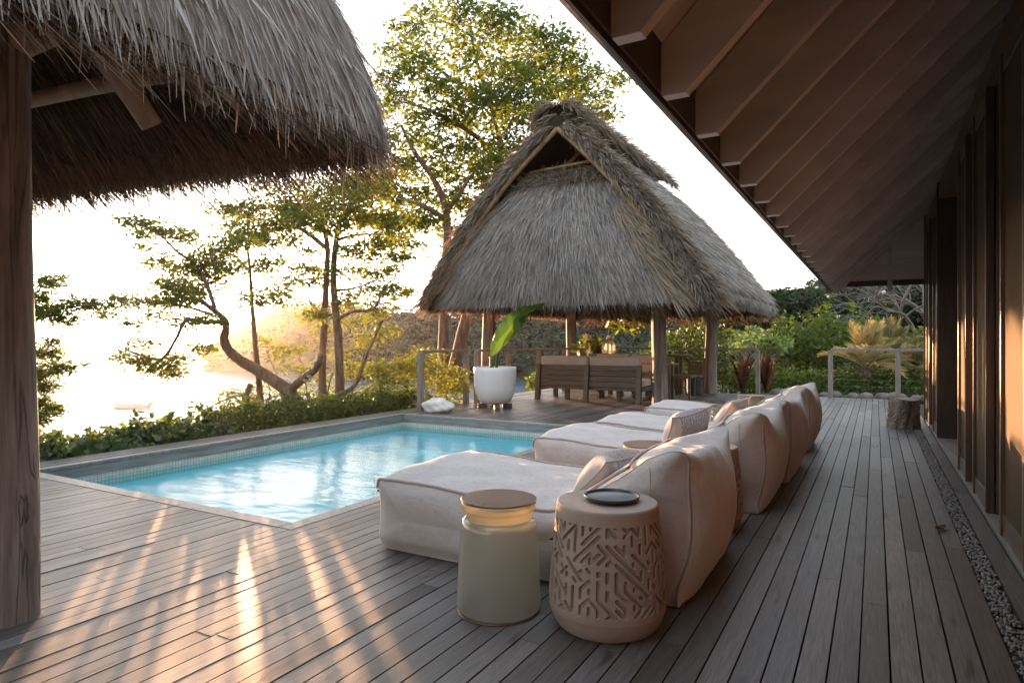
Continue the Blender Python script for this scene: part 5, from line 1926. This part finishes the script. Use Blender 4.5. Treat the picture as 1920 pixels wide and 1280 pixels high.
def cl(d, lst, n=140, tone=None):
    out = []
    for c in lst:
        k = n * (c[4] if len(c) > 4 else 1.0)
        out.append((c[0], c[1], d, c[2], c[3], k) + ((tone,) if tone is not None else ()))
    return out


# --- the tall tree rising behind the pavilion
BIG = [(800, 28, 40, 14, .7), (758, 62, 40, 18, .8), (872, 22, 48, 14), (940, 30, 40, 16), (900, 70, 60, 20, 1.2), (838, 92, 60, 20), (965, 62, 50, 18), (985, 100, 55, 18, 1.2), (1045, 88, 50, 18), (1060, 118, 42, 16), (1085, 140, 40, 14),
       (1100, 180, 48, 16), (1160, 150, 22, 9, .4), (1075, 205, 50, 16), (1130, 215, 35, 8, .5), (1000, 168, 55, 20), (948, 140, 55, 18), (890, 128, 55, 18), (770, 118, 45, 18), (735, 98, 28, 12, .5), (725, 150, 28, 14, .6), (745, 190, 40, 16), (800, 225, 50, 18),
       (770, 262, 55, 20), (715, 255, 38, 18, .7), (850, 215, 50, 16), (905, 230, 55, 16), (955, 205, 45, 16), (1000, 215, 45, 16), (845, 280, 55, 20, 1.2), (905, 285, 55, 22, 1.2), (960, 262, 45, 20), (700, 300, 45, 20), (742, 315, 50, 20), (800, 318, 55, 20), (860, 330, 50, 22), (915, 335, 45, 20),
       (668, 345, 40, 18, .8), (720, 365, 45, 20), (778, 370, 50, 20), (832, 372, 45, 18), (880, 385, 35, 18), (690, 405, 35, 15, .7), (748, 418, 40, 16), (798, 412, 40, 14), (850, 430, 25, 12, .6), (720, 455, 26, 9, .4), (770, 460, 24, 8, .4), (680, 280, 26, 14, .6), (1020, 60, 30, 12, .5), (700, 210, 24, 12, .5), (980, 130, 40, 14), (1040, 165, 40, 14), (870, 180, 45, 14), (820, 160, 40, 13), (925, 185, 40, 14), (930, 305, 40, 16), (700, 335, 30, 14)]
tree('broadleaf_tree', 'tall broad crowned tree with twin trunks rising behind the pavilion roof', 'tree',
     [([(829, 735, 17.0), (832, 640, 17.0), (834, 540, 17), (838, 450, 17), (836, 395, 17), (815, 340, 17), (780, 290, 17), (752, 235, 17)], 0.165, 0.04),
      ([(846, 730, 17.4), (856, 670, 17.4), (876, 590, 17.4), (900, 480, 17.6), (928, 390, 17.8), (940, 300, 18), (925, 205, 18), (895, 120, 18), (880, 50, 18)], 0.185, 0.03),
      ([(938, 320, 18), (905, 268, 17.6), (860, 235, 17.2), (800, 205, 17), (748, 190, 16.8)], 0.09, 0.02), ([(928, 210, 18), (960, 170, 18.4), (1010, 130, 18.8), (1050, 105, 19)], 0.08, 0.02),
      ([(932, 370, 17.8), (985, 290, 18.4), (1040, 230, 19), (1100, 190, 19.4)], 0.1, 0.02), ([(920, 195, 18), (870, 165, 17.6), (810, 120, 17.2), (765, 80, 17)], 0.07, 0.02),
      ([(836, 400, 17), (870, 350, 16.6), (890, 320, 16.2)], 0.07, 0.02), ([(836, 410, 17), (790, 385, 16.6), (730, 370, 16.4), (690, 355, 16.2)], 0.07, 0.02)],
     cl(17.2, BIG, 620), 0.13, MAT['leaf_tree'], MAT['bark'], per=1.0, depth_spread=0.9, rng_seed=3, sprig=0.17, tone=0.55)

# --- slender twin-stemmed tree behind the pool
MID = [(560, 385, 48, 16), (515, 352, 45, 12, .8), (600, 352, 50, 16), (645, 345, 45, 16), (700, 352, 45, 14), (460, 402, 40, 11), (420, 392, 35, 8, .6), (505, 425, 40, 14), (550, 448, 28, 9, .6), (470, 445, 35, 12), (610, 395, 45, 18, 1.2), (655, 380, 45, 16), (695, 410, 42, 14), (700, 455, 40, 10, .8), (742, 438, 32, 9, .6),
       (640, 510, 35, 10, .5), (700, 512, 36, 12, .7), (735, 545, 28, 14, .7), (715, 572, 30, 14, .7), (765, 548, 16, 7, .3), (590, 530, 30, 10, .5), (545, 525, 28, 9, .5), (520, 545, 26, 10, .5), (580, 470, 30, 8, .4), (745, 400, 30, 12, .6), (690, 480, 26, 8, .4), (655, 560, 22, 12, .5), (590, 590, 25, 12, .5), (570, 408, 40, 14), (625, 425, 36, 12, .8), (540, 395, 34, 12), (590, 375, 40, 14), (670, 362, 40, 13), (480, 385, 30, 9, .6), (600, 505, 26, 10, .5), (560, 500, 26, 8, .4), (655, 470, 30, 10, .6), (690, 545, 26, 10, .6), (750, 480, 24, 9, .5), (730, 505, 26, 9, .5), (585, 420, 34, 12, .7), (530, 420, 30, 10, .6), (660, 410, 34, 12, .7), (730, 420, 30, 10, .6)]
tree('slender_tree', 'slender tree with two upright stems behind the pool hedge', 'tree',
     [([(606, 775, 12.6), (604, 690, 12.6), (608, 600, 12.6), (612, 520, 12.6), (614, 462, 12.6), (604, 420, 12.6), (590, 385, 12.6)], 0.085, 0.03), ([(636, 775, 12.2), (637, 720, 12.2), (634, 640, 12.2), (628, 570, 12.3), (625, 510, 12.4), (632, 440, 12.5), (645, 400, 12.5), (680, 385, 12.6)], 0.10, 0.03),
      ([(631, 600, 12.2), (660, 585, 12), (700, 578, 11.8), (720, 540, 11.7), (740, 522, 11.6)], 0.035, 0.012), ([(627, 545, 12.3), (665, 540, 12.3), (705, 525, 12.3)], 0.03, 0.01), ([(608, 600, 12.6), (570, 555, 12.8), (530, 540, 13)], 0.03, 0.01),
      ([(612, 465, 12.6), (560, 428, 12.8), (510, 432, 13), (465, 440, 13.2)], 0.05, 0.014), ([(630, 450, 12.5), (672, 440, 12.3), (720, 440, 12.1)], 0.035, 0.012), ([(604, 425, 12.6), (560, 395, 12.4), (520, 370, 12.2)], 0.04, 0.014), ([(640, 410, 12.5), (680, 385, 12.7), (720, 372, 12.9)], 0.035, 0.012)],
     cl(12.5, MID, 700), 0.075, MAT['leaf_gold'], MAT['bark'], depth_spread=0.6, rng_seed=5, twig=0.008, sprig=0.10, tone=0.42)

# --- leaning tree at the water side, drooping to the left
LEAN = [(380, 482, 45, 22, 1.3), (345, 515, 38, 22, 1.1), (415, 468, 36, 18), (360, 552, 36, 18, 1.2), (310, 432, 32, 14, .7), (255, 415, 26, 8, .5), (345, 442, 32, 16, .8), (448, 452, 36, 14, .7), (480, 498, 34, 14, .6), (300, 492, 34, 16, .7), (330, 560, 36, 16, 1.0), (290, 562, 40, 12, .7), (240, 568, 34, 8, .5), (400, 530, 30, 18, .8), (512, 490, 26, 12, .4), (520, 560, 34, 12, .5),
        (268, 642, 30, 8, .5), (292, 688, 36, 9, .8), (330, 672, 26, 9, .5), (228, 668, 16, 6, .3), (265, 675, 26, 9, .6), (320, 700, 22, 6, .5), (380, 652, 20, 10, .5), (200, 590, 26, 8, .4), (430, 500, 30, 14, .7), (270, 462, 22, 8, .4), (440, 425, 34, 12, .7), (500, 455, 30, 12, .6), (395, 600, 30, 9, .5), (345, 606, 28, 8, .5), (300, 590, 30, 8, .5), (250, 605, 24, 6, .4), (475, 560, 26, 12, .5), (385, 505, 36, 14, .9), (320, 535, 30, 10, .7), (220, 560, 24, 7, .4), (265, 440, 24, 8, .4)]
tree('leaning_tree', 'gnarled tree leaning over the water with drooping boughs by the pool hedge', 'tree',
     [([(568, 775, 11.8), (545, 738, 11.8), (500, 705, 11.8), (455, 678, 11.7), (428, 655, 11.6), (420, 635, 11.5), (424, 605, 11.4), (405, 585, 11.2), (372, 560, 11)], 0.135, 0.035), ([(540, 735, 11.8), (565, 712, 11.6), (592, 690, 11.4), (603, 662, 11.3)], 0.085, 0.05),
      ([(492, 775, 12.4), (486, 720, 12.4), (478, 640, 12.4), (472, 560, 12.3), (468, 500, 12.2), (462, 450, 12.2)], 0.065, 0.02), ([(424, 602, 11.4), (385, 604, 11.2), (350, 600, 11), (330, 635, 10.9), (305, 672, 10.8), (270, 668, 10.7), (235, 655, 10.6)], 0.045, 0.012),
      ([(400, 590, 11.2), (350, 575, 11), (300, 565, 10.8), (240, 570, 10.6)], 0.03, 0.01), ([(405, 585, 11.2), (390, 540, 11.2), (370, 500, 11.2), (330, 470, 11.1), (300, 440, 11), (255, 418, 11)], 0.04, 0.01), ([(468, 510, 12.2), (440, 480, 12), (410, 470, 11.8)], 0.03, 0.01),
      ([(470, 720, 11.8), (462, 750, 11.7), (495, 760, 11.6), (520, 762, 11.6)], 0.05, 0.045), ([(600, 775, 12), (632, 742, 12), (665, 722, 12), (690, 660, 12.1), (718, 600, 12.2)], 0.06, 0.02), ([(495, 752, 11.6), (450, 742, 11.4), (415, 752, 11.3), (390, 765, 11.2)], 0.025, 0.008)],
     cl(11.3, LEAN, 760), 0.066, MAT['leaf_gold'], MAT['bark'], depth_spread=0.5, rng_seed=7, twig=0.007, sprig=0.085, tone=0.36)
lt = [o for o in COL.objects if o.name.startswith('leaning_tree')][0]
P, r = limb([(572, 708, 11.58), (588, 694, 11.45), (603, 664, 11.32)], 0.084, 0.058, 24)
mb = MB()
for a in (0, 6, 13, 18):
    mb.tube(P[a:a + 4], r[a:a + 4] * 1.05 + 0.002, 10, caps=False)
mb.build('painted_band', MAT['paint_white'], lt, smooth=True)

# --- low sapling tangle between the stems
UND = [(560, 690, 36, 14, .8), (525, 725, 36, 12, .7), (600, 720, 34, 14, .8), (430, 738, 26, 8, .4), (470, 735, 26, 8, .5), (660, 690, 30, 18, .8), (690, 640, 26, 16, .7), (555, 655, 34, 10, .6), (520, 665, 26, 9, .5), (670, 740, 30, 12, .7), (700, 690, 26, 14, .7), (590, 750, 40, 10), (640, 660, 22, 12, .5), (500, 640, 24, 9, .4), (610, 620, 22, 10, .4), (660, 600, 22, 10, .5), (720, 620, 26, 12, .6), (700, 590, 24, 12, .6)]
tree('sapling', 'tangle of thin golden saplings between the tree stems and the pool hedge', 'shrub',
     [([(540, 780, 12.8), (530, 730, 12.9), (500, 660, 13)], 0.02, 0.006), ([(580, 780, 12.8), (575, 730, 12.8), (560, 660, 12.8)], 0.02, 0.006), ([(650, 780, 12.8), (662, 730, 12.8), (690, 640, 12.9)], 0.024, 0.008), ([(610, 780, 12.9), (620, 710, 12.9), (660, 610, 13)], 0.02, 0.006), ([(480, 780, 12.6), (450, 740, 12.5), (425, 735, 12.4)], 0.016, 0.006), ([(690, 780, 12.9), (705, 700, 12.9), (712, 600, 13)], 0.02, 0.006)],
     cl(12.9, UND, 380), 0.07, MAT['leaf_gold'], MAT['bark'], depth_spread=0.4, rng_seed=9, twig=0.006, sprig=0.10, tone=0.4)

# --- the bough reaching in from behind the near post
EDGE = [(95, 528, 26, 10, .9), (75, 555, 20, 10, .6), (95, 585, 30, 10, 1.0), (145, 570, 36, 8, 1.0), (190, 572, 26, 6, .6), (70, 590, 22, 8, .6), (120, 600, 24, 5, .5), (88, 662, 22, 10, .9), (70, 700, 22, 12, 1.0), (112, 688, 24, 8, .9), (80, 725, 20, 9, .8), (65, 755, 24, 9, .9), (100, 768, 18, 5, .5), (75, 785, 20, 8, .7), (95, 640, 14, 6, .4), (55, 570, 20, 10, .6)]
tree('young_tree', 'young tree with dark feathery boughs beside the near log post', 'tree',
     [([(22, 880, 9.0), (18, 780, 9), (14, 680, 9), (12, 580, 9), (10, 520, 9.1)], 0.05, 0.02), ([(14, 640, 9), (50, 600, 8.9), (95, 585, 8.8), (150, 573, 8.7), (195, 572, 8.6)], 0.018, 0.005), ([(15, 740, 9), (45, 715, 8.9), (80, 695, 8.8), (118, 686, 8.7)], 0.018, 0.005), ([(12, 580, 9), (50, 560, 8.9), (90, 530, 8.8)], 0.014, 0.005), ([(18, 800, 9), (50, 775, 8.9), (95, 768, 8.8)], 0.014, 0.005), ([(60, 705, 8.9), (75, 670, 8.85), (95, 642, 8.8)], 0.01, 0.004)],
     cl(8.8, EDGE, 520), 0.085, MAT['leaf_tree'], MAT['bark'], depth_spread=0.2, rng_seed=11, width=0.22, twig=0.005, sprig=0.06, tone=0.35, droop=0.1)

# --- bamboo-like shrubs beyond the corner railing
for i, (lab, pts, tn, d) in enumerate((
        ('feathery shrub glowing orange behind the railing beside the coral stone', [(800, 668, 30, 18), (775, 690, 30, 20), (830, 700, 30, 20, 1.2), (850, 735, 24, 20), (805, 735, 34, 24, 1.2), (770, 745, 26, 18), (865, 710, 14, 20, .5), (830, 760, 34, 12)], 0.5, 12.6),
        ('dark bushy shrub between the pool hedge and the corner railing', [(725, 700, 30, 22), (745, 725, 36, 24, 1.2), (705, 735, 28, 18), (735, 755, 40, 14, 1.2), (760, 690, 24, 18, .8), (690, 755, 24, 10)], 0.3, 12.2))):
    b = at(pts[2][0], 790, d)
    tree('bushy_shrub', lab, 'shrub', [([(pts[2][0] + q, 800, d), (pts[2][0] + q * 1.5, 760, d), (pts[k % len(pts)][0], pts[k % len(pts)][1], d)], 0.025, 0.006) for k, q in enumerate((-30, -12, 6, 22))],
         cl(d, pts, 520), 0.08, MAT['leaf_gold'] if i == 0 else MAT['leaf_tree'], MAT['bark'], depth_spread=0.35, rng_seed=20 + i, width=0.26, twig=0.005, sprig=0.09, tone=tn, base=b)


# --- hedges
def hedge(name, label, poly_fn, n, size, mat, tone=0.45, width=0.5, stems=60, seed=0, group=None):
    """poly_fn(u) -> (x, y, half width, base z, top z) along the hedge"""
    rng = np.random.default_rng(seed)
    u = rng.random(n)
    A = np.array([poly_fn(q) for q in np.linspace(0, 1, 80)])
    g = np.stack([np.interp(u, np.linspace(0, 1, 80), A[:, k]) for k in range(5)], -1)
    d = np.array([A[-1, 0] - A[0, 0], A[-1, 1] - A[0, 1]])
    d /= np.linalg.norm(d)
    nrm = np.array([-d[1], d[0]])
    a = rng.uniform(-1, 1, n)
    topf = np.sqrt(np.clip(1 - np.abs(a) ** 3.5, 0, 1))
    lump = 1 + 0.14 * np.sin(u * 61 + 2 * a) * np.sin(u * 23 + 3 * a) + 0.08 * np.sin(u * 147 + 5 * a) + 0.05 * rng.standard_normal(n)
    H = (g[:, 4] - g[:, 3]) * topf * lump
    v = rng.random(n) ** 0.45
    P = np.stack([g[:, 0] + nrm[0] * a * g[:, 2], g[:, 1] + nrm[1] * a * g[:, 2], g[:, 3] + H * v], -1)
    h = thing(name, (*A[0, :2], A[0, 3]), label, 'hedge', group)
    V, F = leaves(P, size, width, -0.35, 0.2, rng)
    mesh_from('foliage', V, F, mat, h, rnd=np.clip(rng.normal(tone, 0.22, n) + 0.12 * (v - 0.6), 0, 1))
    mb = MB()
    for k in range(stems):
        i = rng.integers(0, n)
        p = P[i]
        mb.tube([(p[0] + rng.normal(0, .06), p[1] + rng.normal(0, .06), g[i, 3] - 0.1), (p[0], p[1], (p[2] + g[i, 3]) / 2), p], [0.012, 0.009, 0.004], 4, caps=False)
    mb.build('stems', MAT['bark'], h)['kind'] = 'stuff'
    return h


hedge('hedge', 'small leaved hedge running along the far side of the pool towards the railing', lambda u: (-7.88 - 0.05 * math.sin(u * 9), 5.4 + 4.4 * u, 0.60, -0.6, 0.20 + 0.07 * math.sin(u * 5 + 0.6) + 0.07 * u), 26000, 0.062, MAT['leaf_hedge'], 0.42, 0.5, 80, 1)
hedge('hedge', 'broad leaved glossy hedge by the pool beside the near log post', lambda u: (-7.75, 2.6 + 2.9 * u, 0.6, -0.6, 0.115 + 0.05 * math.sin(u * 11)), 13000, 0.085, MAT['leaf_broad'], 0.4, 0.62, 60, 2)
hedge('hedge', 'clipped bright hedge behind the gap in the deck railing', lambda u: (-3.6 + 6.2 * u, 18.6 + 0.2 * math.sin(u * 4), 0.75, -0.6, 0.42 + 0.06 * math.sin(u * 13)), 11000, 0.105, MAT['leaf_hedge'], 0.62, 0.5, 60, 3)
hedge('hedge', 'leafy bushes behind the back railing under the pavilion', lambda u: (-9.2 + 5.8 * u, 17.6 + 0.5 * u, 0.8, -0.7, 0.15 + 1.35 * smooth((u - 0.42) / 0.3) + 0.1 * math.sin(u * 17)), 11000, 0.11, MAT['leaf_hedge'], 0.55, 0.5, 60, 4)
hedge('hedge', 'dark shrubbery hiding the slope behind the garden palms', lambda u: (-3.0 + 9.0 * u, 22.5 + 1.5 * u, 1.4, -0.6, 1.7 + 0.35 * math.sin(u * 9)), 12000, 0.16, MAT['leaf_tree'], 0.3, 0.5, 40, 5)

# rocks edging the garden bed
for i in range(13):
    x = -1.9 + i * 0.29 + random.uniform(-0.06, 0.06)
    r = random.uniform(0.10, 0.17)
    u, v = np.meshgrid(np.linspace(0, 2 * math.pi, 16, endpoint=False), np.linspace(0, math.pi, 10))
    lump = 1 + 0.12 * np.sin(2 * u + i) * np.sin(v) + 0.08 * np.sin(3 * v + u * 3 + i * 2)
    G_ = np.stack([x + r * 1.15 * np.sin(v) * np.cos(u) * lump, 16.0 + random.uniform(-.1, .1) + r * np.sin(v) * np.sin(u) * lump, 0.0 + r * 0.75 * np.cos(v) * lump], -1)
    G_[..., 2] += -0.02
    tag(MB().grid(G_, closed=True).build('edging_rock', MAT['rock'], smooth=True), 'rounded dark rock in the row edging the garden bed behind the deck', 'rock', 'rocks edging the garden bed')
tag(MB().box((-2.6, 15.5, -0.9), (3.2, 18.0, -0.13)).build('garden_bed', MAT['ground']), kind='structure')


# --- palms
def palm(x, y, z0, h, nf, flen, label, seed, tone=0.5, rtr=0.13, group='young date palms behind the railing'):
    rng = np.random.default_rng(seed)
    t = thing('date_palm', (x, y, z0), label, 'palm', group)
    zs = np.linspace(z0, z0 + h, 12)
    MB().tube(np.stack([x + 0.02 * np.sin(zs * 4), np.full(12, y), zs], -1), rtr * (1.15 - 0.25 * np.linspace(0, 1, 12)), 12, bump=0.12).build('trunk', MAT['bark'], t)
    V_, F_, R_l, o = [], [], [], 0
    rb = MB()
    for k in range(nf):
        az = k * 2.39996 + rng.normal(0, 0.2)
        el = R_(86 - 70 * (k / nf) ** 1.3 + rng.normal(0, 7))
        d0 = np.array([math.cos(az) * math.cos(el), math.sin(az) * math.cos(el), math.sin(el)])
        L_ = flen * rng.uniform(0.8, 1.1)
        s = np.linspace(0, 1, 16)
        P = np.array([x, y, z0 + h]) + d0 * (s * L_)[:, None] + np.array([0.12, 0.02, -0.42]) * ((s ** 2) * L_ * (0.35 + 0.7 * math.cos(el)))[:, None]
        rb.tube(P, np.linspace(0.014, 0.004, 16), 4, caps=False)
        T = unit(np.gradient(P, axis=0))
        sd_ = unit(np.cross(T, (0, 0, 1.0)))
        m = 46
        ss = np.linspace(0.12, 1, m)
        for sg in (-1, 1):
            B = np.stack([np.interp(ss, s, P[:, c]) for c in range(3)], -1)
            TT = np.stack([np.interp(ss, s, T[:, c]) for c in range(3)], -1)
            SS = np.stack([np.interp(ss, s, sd_[:, c]) for c in range(3)], -1)
            ll = (0.30 * flen * np.sin(np.clip(ss * 0.95 + 0.12, 0, 1) * math.pi) ** 0.7 + 0.04)[:, None]
            dr = unit(TT * 0.75 + SS * sg * 0.75 + np.array([0.1, 0, 0.22]) + rng.normal(0, 0.10, (m, 3)))
            W = unit(np.cross(dr, TT)) * 0.011
            q = np.stack([B, B + dr * ll * 0.4 + W, B + dr * ll - np.array([0, 0, 0.12]) * ll, B + dr * ll * 0.4 - W], 1).reshape(-1, 3)
            V_.append(q)
            F_.append(np.arange(m * 4).reshape(m, 4) + o)
            o += m * 4
            R_l.append(np.clip(tone + rng.normal(0, 0.15) + rng.normal(0, 0.1, m) + 0.2 * (1 - k / nf) - 0.1, 0, 1))
    rb.build('frond_ribs', MAT['leaf_palm'], t)
    mesh_from('fronds', np.concatenate(V_), np.concatenate(F_), MAT['leaf_palm'], t, rnd=np.concatenate(R_l))
    return t


for px, d, h, nf, fl, lab, sd_, tn in ((1622, 16.2, 0.7, 24, 1.45, 'sun-toned pale gold date palm arching over the railing beside the garden gap', 1, 0.75), (1668, 17.4, 0.9, 26, 1.3, 'greener date palm crowded behind the pale gold one', 2, 0.45), (1712, 16.0, 0.5, 20, 1.15, 'small date palm behind the railing next to the house wall', 3, 0.55)):
    p = at(px, 640, d)
    palm(p[0], p[1], -0.15, h, nf, fl, lab, sd_, tn)
for px, d, h, nf, fl, lab, sd_ in ((1110, 17.4, 0.9, 24, 1.1, 'green palm tuft behind the sofas under the pavilion', 6), (1515, 21, 0.6, 22, 1.1, 'shaded palm among the shrubs beyond the clipped hedge', 7)):
    p = at(px, 640, d)
    palm(p[0], p[1], -0.4, h, nf, fl, lab, sd_, 0.3, group='green palms beyond the deck')

# --- frangipani: forked pale stems with leaf rosettes
def frangipani(px, d, label, seed, hgt):
    rng = np.random.default_rng(seed)
    p0 = at(px, 640, d)
    p0[2] = -0.5
    t = thing('frangipani', p0, label, 'tree', 'frangipani trees behind the clipped hedge')
    mb = MB()
    tips = []

    def grow(p, dr, r, lv):
        L_ = hgt * (0.36, 0.26, 0.2, 0.15)[lv] * rng.uniform(0.8, 1.2)
        q = p + dr * L_
        mb.tube(catmull([p, (p + q) / 2 + rng.normal(0, 0.03, 3), q], 6), np.linspace(r, r * 0.8, 6), 6)
        if lv == 3:
            tips.append((q, dr))
            return
        for k in range(3 if lv < 2 else 2):
            nd = unit(dr + rng.normal(0, 0.55, 3) * (1, 1, 0.4) + np.array([0, 0, 0.15]))
            grow(q, nd, r * 0.72, lv + 1)
    for k in range(3):
        grow(p0 + np.array([rng.normal(0, .25), rng.normal(0, .2), 0]), unit(np.array([rng.normal(0, .3), rng.normal(0, .3), 1.0])), 0.04, 0)
    mb.build('trunk', MAT['palebark'], t, smooth=True)
    V_, F_, R_l, o = [], [], [], 0
    for q, dr in tips:
        m = 9
        az = np.arange(m) * 2.4 + rng.random() * 6
        a = unit(np.stack([np.cos(az), np.sin(az), rng.uniform(0.1, 0.9, m)], -1))
        V, F = leaves(np.repeat(q[None], m, 0), 0.25, 0.36, 0, 0, rng, 0.15, axis=a * 3)
        V_.append(V)
        F_.append(F + o)
        o += len(V)
        R_l.append(np.clip(rng.normal(0.6, 0.25, m), 0, 1))
    mesh_from('leaves', np.concatenate(V_), np.concatenate(F_), MAT['leaf_fran'], t, rnd=np.concatenate(R_l))


frangipani(1432, 20.0, 'pale leaved frangipani at the end of the long railing', 1, 2.0)
frangipani(1482, 21.0, 'frangipani with forked bare stems behind the clipped hedge', 2, 2.0)
frangipani(1390, 21.5, 'frangipani half hidden by the back log post of the pavilion', 4, 2.0)

# --- cordylines with bronze strap leaves
for px, d, lab, sd_ in ((1392, 16.4, 'bronze cordyline with upright strap leaves behind the long railing', 1), (1437, 16.6, 'small bronze cordyline at the railing end post', 2)):
    rng = np.random.default_rng(sd_)
    p0 = at(px, 640, d)
    p0[2] = -0.2
    t = thing('cordyline', p0, lab, 'plant', 'bronze cordylines')
    mb = MB()
    for k in range(16):
        az, sp_ = rng.random() * 6.28, rng.uniform(0.05, 0.42)
        L_ = rng.uniform(0.8, 1.25)
        s = np.linspace(0, 1, 9)
        P = p0 + np.stack([np.cos(az) * sp_ * s ** 1.3, np.sin(az) * sp_ * s ** 1.3, L_ * s - 0.25 * sp_ * s ** 3], -1)
        w = (0.055 * np.sin(np.clip(s * 0.93 + 0.07, 0, 1) * math.pi) ** 0.6)[:, None]
        sd3 = np.array([-math.sin(az), math.cos(az), 0])
        mb.grid(np.stack([P - sd3 * w, P + (math.cos(az) * 0.012, math.sin(az) * 0.012, 0), P + sd3 * w], 1), rng.random())
    mb.build('strap_leaves', MAT['leaf_red'], t, smooth=True)

# --- the leafless tree in front of the hill
rng = np.random.default_rng(8)
p0 = at(1790, 640, 24.0)
p0[2] = -0.3
bare = thing('bare_tree', p0, 'leafless silvery tree spreading its branches below the house eaves', 'tree')
mb = MB()
knots_ = []


def grow(p, dr, r, L_, lv):
    q = p + dr * L_
    m = (p + q) / 2 + rng.normal(0, 0.09 * L_, 3)
    mb.tube(catmull([p, m, q], 8), np.linspace(r, r * 0.7, 8), 6 if lv < 2 else 4, caps=False)
    if lv >= 5:
        if rng.random() < 0.1:
            knots_.append(q)
        return
    for k in range(3 if lv in (0, 1, 2) else 2):
        nd = unit(dr + rng.normal(0, 0.55, 3) * (1, 0.8, 0.7) + np.array([-0.16, 0, 0.05 - 0.06 * lv]))
        grow(m if k == 2 else q, nd, r * 0.68, L_ * rng.uniform(0.62, 0.86), lv + 1)


for dr in ((-0.75, -0.1, 0.72), (-0.45, 0.1, 0.9), (-0.95, 0.0, 0.42)):
    grow(p0 + np.array([0, 0, 0.8]), unit(np.array(dr)), 0.09, 1.9, 0)
mb.tube([p0 + (0, 0, -0.4), p0 + (0, 0, 0.4), p0 + (-0.02, 0, 0.9)], [0.16, 0.14, 0.12], 10)
mb.build('trunk', MAT['barebark'], bare, smooth=True)
mb = MB()
for q in knots_[:14]:
    mb.lathe([(0.001, -0.06), (0.05, -0.04), (0.065, 0.0), (0.05, 0.045), (0.001, 0.06)], q, 10, cap0=False, cap1=False)
if knots_:
    mb.build('seed_pods', MAT['stone_white'], bare, smooth=True)

# --- trees one can tell apart on the near slope
protos = []


def slope_tree(i):
    rng = np.random.default_rng(100 + i)
    t = thing('slope_tree', (0, 0, 0), 'rounded green tree on the wooded slope behind the terrace', 'tree', 'trees on the slope behind the terrace')
    mb = MB().tube([(0, 0, -1.5), (0.05, 0, 1.0), (0.1, 0.05, 2.4)], [0.17, 0.13, 0.08], 7)
    LP, tn = [], []
    lob = 11 + i
    for k in range(lob):
        a = rng.random() * 6.28
        c = np.array([math.cos(a) * rng.uniform(0.2, 1.55), math.sin(a) * rng.uniform(0.2, 1.55), rng.uniform(1.6, 3.9 + 0.3 * i)])
        c[:2] *= 1.15 - 0.16 * abs(c[2] - 2.3)
        mb.tube([(0.05, 0, 1.2 + 0.4 * rng.random()), (c[0] * 0.5, c[1] * 0.5, c[2] * 0.75), c], [0.05, 0.035, 0.012], 5, caps=False)
        m = 190
        b = ball(m, rng, 0.4) * (0.8, 0.8, 0.55)
        LP.append(c + b)
        tn.append(np.clip(rng.normal(0.42, 0.12) + rng.normal(0, 0.16, m), 0, 1))
    mb.build('trunk', MAT['bark'], t, smooth=True)
    V, F = leaves(np.concatenate(LP), 0.30, 0.7, 0.0, 0.55, rng)
    mesh_from('crown', V, F, MAT['leaf_forest'], t, rnd=np.concatenate(tn))
    return t


protos = [slope_tree(i) for i in range(4)]
spots = []
for i in range(64):
    px = 1265 + (i * 47.3 + 13) % 540
    d = 30 + 48 * ((i * 0.618) % 1.0)
    spots.append((px, d))
for px, d in [(1545, 58), (1500, 60), (1460, 66), (1590, 52), (1640, 50), (1700, 48), (1560, 45), (1610, 42), (1400, 62), (1360, 66)]:
    spots.append((px, d))
spots = [c_ for c_ in spots if c_[0] > 1395 or c_[1] > 62]
for i, (px, d) in enumerate(spots):
    o = protos[i] if i < 4 else copy_tree(protos[i % 4])
    p = at(px, 640, d)
    sky_y = np.interp(px, [q[0] for q in NEAR], [q[1] for q in NEAR])
    crest = CAM_H + 100 * (640 - sky_y) / FPX
    gz = -1.0 + (crest - 1.0) * smooth((d - 26) / 60.0) * 0.62
    sc_ = 0.85 + 0.4 * ((i * 0.37) % 1.0) + 0.006 * (d - 30)
    o.location = (p[0], p[1], gz - 1.0)
    o.scale = (sc_, sc_, sc_ * (0.9 + 0.25 * ((i * 0.71) % 1.0)))
    o.rotation_euler = (0, 0, i * 2.4)

# a few dry leaves on the boards
for i, (x, y, lab) in enumerate(((-2.62, 13.05, 'dry curled leaf on the boards beside the back log post'), (0.36, 4.9, 'dry leaf lying by the pebble drain at the wall'), (-4.3, 1.7, 'dry brown leaf on the boards in front of the pool'))):
    u = np.linspace(-1, 1, 7)
    U, W_ = np.meshgrid(u, u)
    w = 0.028 * (1 - U ** 2) ** 0.7
    G_ = np.stack([x + 0.055 * U * math.cos(i) - w * W_ * math.sin(i), y + 0.055 * U * math.sin(i) + w * W_ * math.cos(i), 0.006 + 0.012 * W_ ** 2 + 0.01 * U ** 2], -1)
    tag(MB().grid(G_).build('fallen_leaf', MAT['sofa_wood'], smooth=True), lab, 'leaf', 'dry leaves on the deck')
